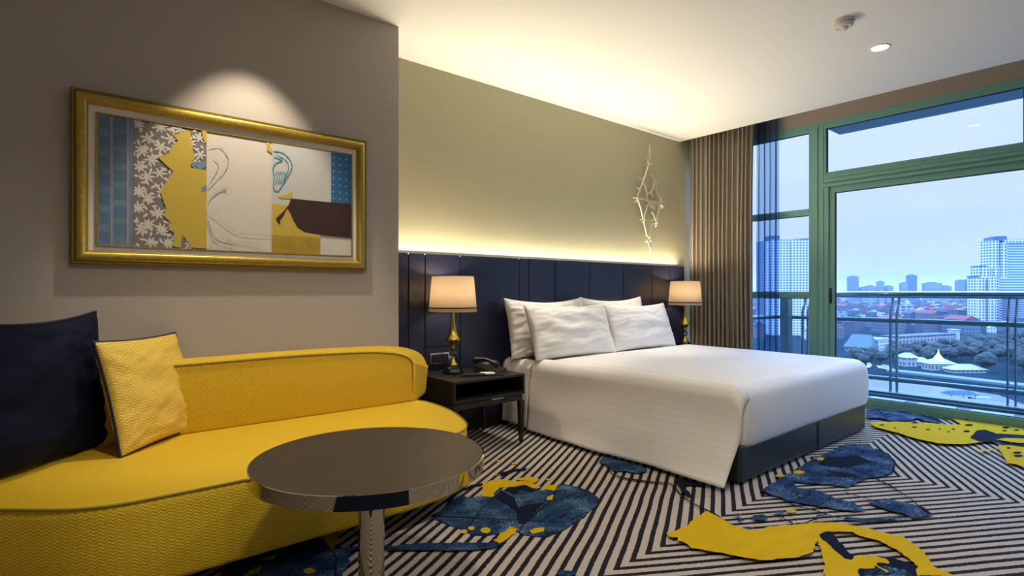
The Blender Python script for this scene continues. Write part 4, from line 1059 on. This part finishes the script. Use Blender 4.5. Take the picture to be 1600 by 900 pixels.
KEEP = [(*gpt(1450, 541), 62), (*gpt(1425, 543), 50), (*gpt(1480, 540), 50), (*gpt(1419, 490), 60), (*gpt(1419, 497), 40), (*gpt(1475, 485), 85), (*gpt(1500, 485), 90), (*gpt(1530, 484), 90), (*gpt(1509, 500), 50), (*gpt(1509, 494), 50), (*gpt(1347, 545), 45), (*gpt(1380, 543), 30), (*far(1240, 700), 60), (*far(1195, 800), 40), (*far(1560, 900), 75), (*far(1600, 930), 90), (*far(1640, 900), 80)]
cnt = 0; placed = []
while cnt < 260:
    py = 476 + 54 * rnd.random() ** 1.25; px = rnd.uniform(1175, 1640)
    if py > 521 and px > 1318: continue
    if px < 1300 and py > 545: continue
    x, y = gpt(px, py)
    if any((x - a) ** 2 + (y - c) ** 2 < 30 ** 2 for a, c in placed): continue
    if any((x - a) ** 2 + (y - c) ** 2 < r_ ** 2 for a, c, r_ in KEEP): continue
    placed.append((x, y)); lowrise(rnd.randrange(10), (x, y, GZ), YAW + rnd.choice((0, .3, -.4, PI / 2 + .2)) , rnd.uniform(.7, 1.35)); cnt += 1
# the far carpet of roofs
sm_ = MB()
for _ in range(2600):
    py = 458.6 + 14 * rnd.random(); px = rnd.uniform(1170, 1660); x, y = gpt(px, py)
    if py > 469 and py < 475 and 1325 < px < 1530: continue
    s_k = 0; s = rnd.uniform(8, 22) * (1 + (475 - py) * .05)
    h_ = rnd.uniform(6, 22); a = rnd.uniform(0, 1.5); c_, s_ = math.cos(a) * s, math.sin(a) * s
    q = [(x + c_, y + s_), (x - s_, y + c_), (x - c_, y - s_), (x + s_, y - c_)]
    sm_.add([(u, v, GZ) for u, v in q] + [(u, v, GZ + h_) for u, v in q], [(4, 5, 6, 7), (0, 1, 5, 4), (1, 2, 6, 5), (2, 3, 7, 6), (3, 0, 4, 7)], rnd.randrange(7))
o = sm_.build('distant_rooftops', [roofs[0], roofs[1], facs[0], facs[3], roofs[3], facs[2], roofs[2]]); tag(o, 'hazy carpet of rooftops stretching to the horizon', 'rooftops', kind='stuff')

def tower(name, label, px, t_, pxw, blocks, fm, cap=None, rot=0.0, grp=None):
    # blocks: (x offset m, width m, depth m, height above eye m)
    x, y = far(px, t_); r = thing(name, label, 'tower', (x, y, GZ), YAW - PI / 2 + rot, grp)
    for i, (ox, w, d, top) in enumerate(blocks):
        b = MB(); b.box((ox - w / 2, -d / 2, 0), (ox + w / 2, d / 2, 55 + top)); b.build('block', fm, r)
    for (ox, w, d, z0, z1) in (cap or []):
        b = MB(); b.box((ox - w / 2, -d / 2, 55 + z0), (ox + w / 2, d / 2, 55 + z1)); b.build('roof_block', M['haze2'], r)
    return r
M['haze1'] = m_facade('pale hazy facade', (.34, .50, .68), (.20, .36, .58), 6, 4, .6, .5)  # haze tower materials carry the blue of distance haze in their colour
M['haze2'] = mat('hazed mid blue cladding', (.03, .075, .16), .7, nscale=.1)
fa_l = m_facade('white apartment facade', (1.35, 1.45, 1.5), (.14, .30, .55), 3.9, 3.35, .58, .55)
t_ = 700
k = t_ / FPX
tower('apartment_tower', 'white gridded apartment tower seen through the left window', 1240, t_, 0, [(-20, 26 , 22, 82 * k - 2), (8, 34, 26, 79 * k)], fa_l, [(-27, 12, 14, 78 * k, 86 * k), (15, 12, 12, 79 * k, 82 * k), (2, 8, 8, 79 * k, 81 * k)])
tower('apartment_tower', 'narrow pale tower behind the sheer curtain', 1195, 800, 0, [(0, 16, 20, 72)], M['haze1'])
fa_r = m_facade('banded hotel facade', (1.25, 1.4, 1.5), (.18, .42, .80), 400, 4.2, 1.1, .58); fa_r2 = m_facade('hotel bay facade', (1.4, 1.5, 1.6), (.10, .26, .6), 5.5, 4.6, .6, .6)
T2 = 900; k = T2 / FPX
X_ = lambda px: (px - 1580) * k * 1.0
r = thing('riverside_hotel_tower', 'large stepped white high rise at the right of the skyline', 'tower', (*far(1580, T2), GZ), YAW - PI / 2 + .0)
def blk(p0, p1, vt, d, m_, y0=0, nm='block', z0=0):
    b = MB(); b.box((X_(p0), y0, z0), (X_(p1), y0 + d, 55 + (YH - vt) * k)); return b.build(nm, m_, r)
blk(1567, 1700, 375, 40, fa_r); blk(1552, 1700, 417, 44, fa_r, -4); blk(1546, 1700, 434, 46, fa_r, -7)
blk(1545, 1559, 376, 20, fa_r2, -2, 'bay'); blk(1560, 1569, 380, 24, fa_r2, -5, 'bay'); blk(1529, 1544, 417, 20, fa_r2, -4, 'bay'); blk(1545, 1553, 418, 24, fa_r2, -9, 'bay'); blk(1521, 1533, 434, 20, fa_r2, -8, 'bay'); blk(1536, 1546, 434, 24, fa_r2, -12, 'bay')
for p0, p1, v0, v1 in ((1550, 1556, 376, 371), (1530, 1541, 417, 415), (1523, 1531, 434, 431), (1558, 1572, 376, 369), (1567, 1700, 380, 374)):
    b = MB(); b.box((X_(p0), -1.5, 55 + (YH - v0) * k), (X_(p1), 16, 55 + (YH - v1) * k)); b.build('roof_block', M['haze2'] if p1 < 1600 else fa_r2, r)
blk(1560, 1700, 462, 60, m_facade('podium facade', (.66, .76, .82), (.12, .24, .4), 300, 3.6, 1.1, .5), -40, 'podium')
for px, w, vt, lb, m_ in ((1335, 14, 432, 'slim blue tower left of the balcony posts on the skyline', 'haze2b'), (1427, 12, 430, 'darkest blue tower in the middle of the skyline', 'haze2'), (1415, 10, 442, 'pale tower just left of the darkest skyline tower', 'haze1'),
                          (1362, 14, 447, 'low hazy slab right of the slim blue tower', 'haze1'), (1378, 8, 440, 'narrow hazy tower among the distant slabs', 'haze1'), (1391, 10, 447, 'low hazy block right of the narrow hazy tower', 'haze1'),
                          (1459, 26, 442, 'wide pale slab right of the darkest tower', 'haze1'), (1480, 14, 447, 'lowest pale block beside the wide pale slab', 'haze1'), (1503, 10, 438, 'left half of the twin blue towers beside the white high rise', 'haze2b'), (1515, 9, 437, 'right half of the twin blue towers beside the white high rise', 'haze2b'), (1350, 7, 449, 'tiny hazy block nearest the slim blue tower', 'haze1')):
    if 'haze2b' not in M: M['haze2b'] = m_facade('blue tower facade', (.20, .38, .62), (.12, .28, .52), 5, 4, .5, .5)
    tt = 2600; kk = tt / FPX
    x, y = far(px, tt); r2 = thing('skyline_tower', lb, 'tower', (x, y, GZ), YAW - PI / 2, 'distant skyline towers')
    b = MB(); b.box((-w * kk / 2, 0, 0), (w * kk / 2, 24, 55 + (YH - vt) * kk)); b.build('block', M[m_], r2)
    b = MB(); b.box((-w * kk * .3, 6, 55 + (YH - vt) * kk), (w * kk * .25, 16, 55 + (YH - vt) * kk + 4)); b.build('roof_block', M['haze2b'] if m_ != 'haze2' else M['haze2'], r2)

# mid-distance landmark buildings
def slab(name, label, cat, p0, p1, vb, hpx, d, fm, rm_, arc_=False):
    a = gpt(p0, vb[0]); c = gpt(p1, vb[1]); L_ = math.hypot(c[0] - a[0], c[1] - a[1]); rz = math.atan2(c[1] - a[1], c[0] - a[0])
    t0_ = 55 * FPX / (vb[0] - YH); h_ = hpx * t0_ / FPX
    r = thing(name, label, cat, (a[0], a[1], GZ), rz)
    b = MB(); b.box((0, 0, 0), (L_, d, h_)); b.build('wall', fm, r)
    b = MB(); b.box((-.6, -.6, h_), (L_ + .6, d + .6, h_ + .8)); b.build('roof', rm_, r)
    return r, L_, h_
slab('school_building', 'long pale arcaded building beyond the trees', 'building', 1404, 1492, (546, 540), 19, 16, m_facade('arcade facade', (.62, .68, .70), (.10, .2, .3), 5.5, 4.6, .5, .6), roofs[0])
slab('school_tower', 'white blocky stair tower ending the arcaded building', 'building', 1493, 1500, (540, 540), 24, 10, roofs[1], roofs[1])
slab('white_office', 'white boxy building with square windows behind the left pair of posts', 'building', 1407, 1431, (497, 497), 19, 20, m_facade('square windows', (.8, .86, .88), (.08, .2, .32), 12, 6.5, .6, .55), roofs[1])
slab('corner_building', 'pale corner building next to the big blue roof', 'building', 1374, 1389, (549, 547), 18, 18, facs[3], roofs[1])
slab('red_building', 'long red roofed building in the middle distance', 'building', 1455, 1545, (486, 484), 8, 30, mat('red wall', (.22, .06, .08), .8, nscale=.1), roofs[2])
slab('warehouse', 'dark blue blocky building below the red roofs', 'building', 1496, 1522, (500, 500), 15, 25, facs[2], roofs[0])
# big pitched blue roof
a = gpt(1320, 548); c = gpt(1362, 551); L_ = math.hypot(c[0] - a[0], c[1] - a[1])
r = thing('hall', 'hall with a big plain blue pitched roof near the river', 'building', (a[0], a[1], GZ), math.atan2(c[1] - a[1], c[0] - a[0]))
b = MB(); b.box((0, 0, 0), (L_, 22, 4)); b.build('wall', facs[0], r)
b = MB(); b.add([(-1, -2, 4), (L_ + 1, -2, 4), (L_ + 1, 24, 4), (-1, 24, 4), (3, 11, 15), (L_ - 3, 11, 15)], [(0, 1, 5, 4), (2, 3, 4, 5), (0, 4, 3), (1, 2, 5), (3, 2, 1, 0)]); b.build('roof', mat('blue metal roof', (.03, .06, .11), .7, nscale=.1), r)
# riverside pavilions
def pavilion(px, py, w, d, h_, spire, label):
    x, y = gpt(px, py); r = thing('pavilion', label, 'building', (x, y, GZ), YAW - PI / 2)
    b = MB(); b.box((-w / 2, 0, 0), (w / 2, d, h_)); b.build('wall', m_facade('pavilion wall', (.70, .76, .74), (.12, .22, .3), 3, 4, .5, .6), r)
    b = MB(); s = w / 2 + 1; rr = [(-s, -1, h_), (s, -1, h_), (s, d + 1, h_), (-s, d + 1, h_), (-s * .35, d * .4, h_ + 3.2), (s * .35, d * .4, h_ + 3.2), (s * .35, d * .6, h_ + 3.2), (-s * .35, d * .6, h_ + 3.2)]
    b.add(rr, [(0, 1, 5, 4), (1, 2, 6, 5), (2, 3, 7, 6), (3, 0, 4, 7), (4, 5, 6, 7), (3, 2, 1, 0)]); b.build('roof', roofs[1], r)
    if spire:
        b = MB(); b.lathe([(3.6, h_ + 1.5), (2.4, h_ + 4.2), (1.2, h_ + 5.6), (.5, h_ + 7.4), (.1, h_ + 10)], (0, d / 2), 10, cap=False); b.build('spire', M['white'], r)
pavilion(1474, 579, 17, 9, 4.6, True, 'white pavilion with a pointed spire on the river bank')
pavilion(1424, 573, 9, 9, 6.5, False, 'small white gabled house left of the spired pavilion')
pavilion(1443, 571, 11, 8, 2.4, False, 'low white annex right of the small gabled house')
pavilion(1516, 583, 22, 9, 2.2, False, 'wide low pale canopy right of the spired pavilion')
# boats, jetty, embankment promenade
def bankbox(name, label, cat, p0, p1, v0, v1, z0, z1, m_):
    q = [gpt(p0[0], p0[1]), gpt(p1[0], p1[1]), gpt(v1[0], v1[1]), gpt(v0[0], v0[1])]
    b = MB(); b.prism([(x - q[0][0], y - q[0][1]) for x, y in q][::-1], z0, z1); o = b.build(name, m_); o.location = (q[0][0], q[0][1], GZ); tag(o, label, cat); return o
bankbox('promenade', 'pale concrete promenade along the near edge of the river', 'promenade', (1335, 612), (1560, 640), (1300, 625), (1560, 668), .2, 1.2, mat('pale deck', (.20, .23, .28), .7, nscale=.3))
bankbox('quay_wall', 'dark quay wall along the far river bank', 'quay wall', (1385, 579), (1600, 603), (1385, 582), (1600, 607), .2, 1.6, mat('dark quay', (.06, .10, .15), .8))
x, y = gpt(1502, 628)
r = thing('ferry_pier', 'small roofed ferry pier standing in the river', 'pier', (x, y, GZ), YAW - PI / 2)
b = MB(); b.box((-8, -3, .3), (6, 3, 1.0)); b.build('deck', roofs[0], r)
b = MB(); b.add([(-8, -4, 4), (6, -4, 4), (6, 4, 4), (-8, 4, 4), (-6, 0, 5.6), (4, 0, 5.6)], [(0, 1, 5, 4), (2, 3, 4, 5), (0, 4, 3), (1, 2, 5), (3, 2, 1, 0)]); b.build('roof', roofs[3], r)
for px_ in (-7, -1, 5):
    b = MB(); b.tube([(px_, -2.5, .3), (px_, -2.5, 4)], .25, 6); b.build('post', roofs[1], r)
b = MB(); b.box((4.2, -1, .2), (14, 1.2, 2.4)); b.build('pontoon', roofs[1], r)
# trees along the far bank
def tree(px, py, s, sd, label='one of the dense green trees along the far river bank'):
    x, y = gpt(px, py)
    return (x, y, s)
gm = [mat('dark green foliage', (.005, .015, .017), .9, var=.5, nscale=1.2), mat('green foliage', (.008, .022, .021), .9, var=.5, nscale=1.2)]
tp = []
for k in range(4):
    r = None
    bm = bmesh.new(); bmesh.ops.create_icosphere(bm, subdivisions=4, radius=5)
    for v in bm.verts:
        n_ = v.co.normalized(); v.co = n_ * (5 + 1.3 * noise.noise(n_ * 2.1 + Vector((k * 5, 0, 0))) + .9 * noise.noise(n_ * 6 + Vector((k * 3, 1, 0)))); v.co.z = v.co.z * .8 + 7.5
    tp.append(bm)
tfirst = {}
rnd = random.Random(9); spots_t = []
while len(spots_t) < 95:
    px = rnd.uniform(1335, 1640); lo_, hi_ = (548, 572) if px < 1430 else ((543, 578) if px < 1520 else (535, 600))
    py = rnd.uniform(lo_, hi_)
    if 1405 < px < 1450 and py > 566: continue
    if px < 1392 and py < 560: continue
    if 1455 < px < 1540 and 566 < py < 596: continue
    if 590 < py + (1600 - px) * .11 < 612 and px > 1380: continue
    x, y = gpt(px, py)
    if any((x - a) ** 2 + (y - c) ** 2 < 8.6 ** 2 for a, c, *_ in spots_t): continue
    spots_t.append((x, y, px, py))
for i, (x, y, px, py) in enumerate(spots_t):
    k = i % 4; s = rnd.uniform(.62, .95) * (1.0 if px < 1500 else 1.25)
    if py > 585: s *= .6
    if k not in tfirst:
        r = thing('broadleaf_tree', 'one of the dense green trees along the far river bank', 'tree', (x, y, GZ), 0, 'trees on the far river bank')
        from_bm(tp[k], 'crown', gm[k % 2], r); b = MB(); b.lathe([(.7, 0), (.45, 4)], n=8); b.build('trunk', M['dark'], r); tfirst[k] = r
    else: r = copy_tree(tfirst[k]); r.location = (x, y, GZ)
    r.scale = (s, s, s); r.rotation_euler = (0, 0, rnd.random() * 6)
for px, py, rz in ((1358, 574, .2), (1345, 566, .5), (1382, 577, 1)):
    x, y = gpt(px, py); r = thing('river_boat', {1358: 'small white boat moored nearest the bed corner', 1345: 'small pale boat moored upstream by the window frame', 1382: 'small moored boat left of the first railing posts'}[px], 'boat', (x, y, GZ + .3), rz, 'boats moored on the river')
    b = MB(); b.add([(-6, -1.2, 1), (4, -1.3, 1), (7, 0, 1.4), (4, 1.3, 1), (-6, 1.2, 1), (-5.5, -.8, 0), (4, -.8, 0), (6, 0, .2), (4, .8, 0), (-5.5, .8, 0)], [(0, 1, 2, 3, 4), (9, 8, 7, 6, 5), (0, 5, 6, 1), (1, 6, 7, 2), (2, 7, 8, 3), (3, 8, 9, 4), (4, 9, 5, 0)]); b.build('hull', M['white'], r)
    b = MB(); b.box((-4, -.9, 1), (2, .9, 2.6)); b.build('cabin', roofs[1], r)

# thin evening haze lying over the city
t = NT('evening haze'); t.n.remove(t.p); vs_ = t.node('ShaderNodeVolumeScatter'); vs_.inputs['Color'].default_value = (.58, .70, .95, 1); vs_.inputs['Density'].default_value = .00006; vs_.inputs['Anisotropy'].default_value = .2
t.l.new(vs_.outputs[0], t.out.inputs['Volume'])
b = MB(); b.box((160, -5000, GZ + .5), (12000, 6500, GZ + 190)); o = b.build('haze', t.m); tag(o, 'thin blue evening haze over the distant city', 'haze', kind='structure')
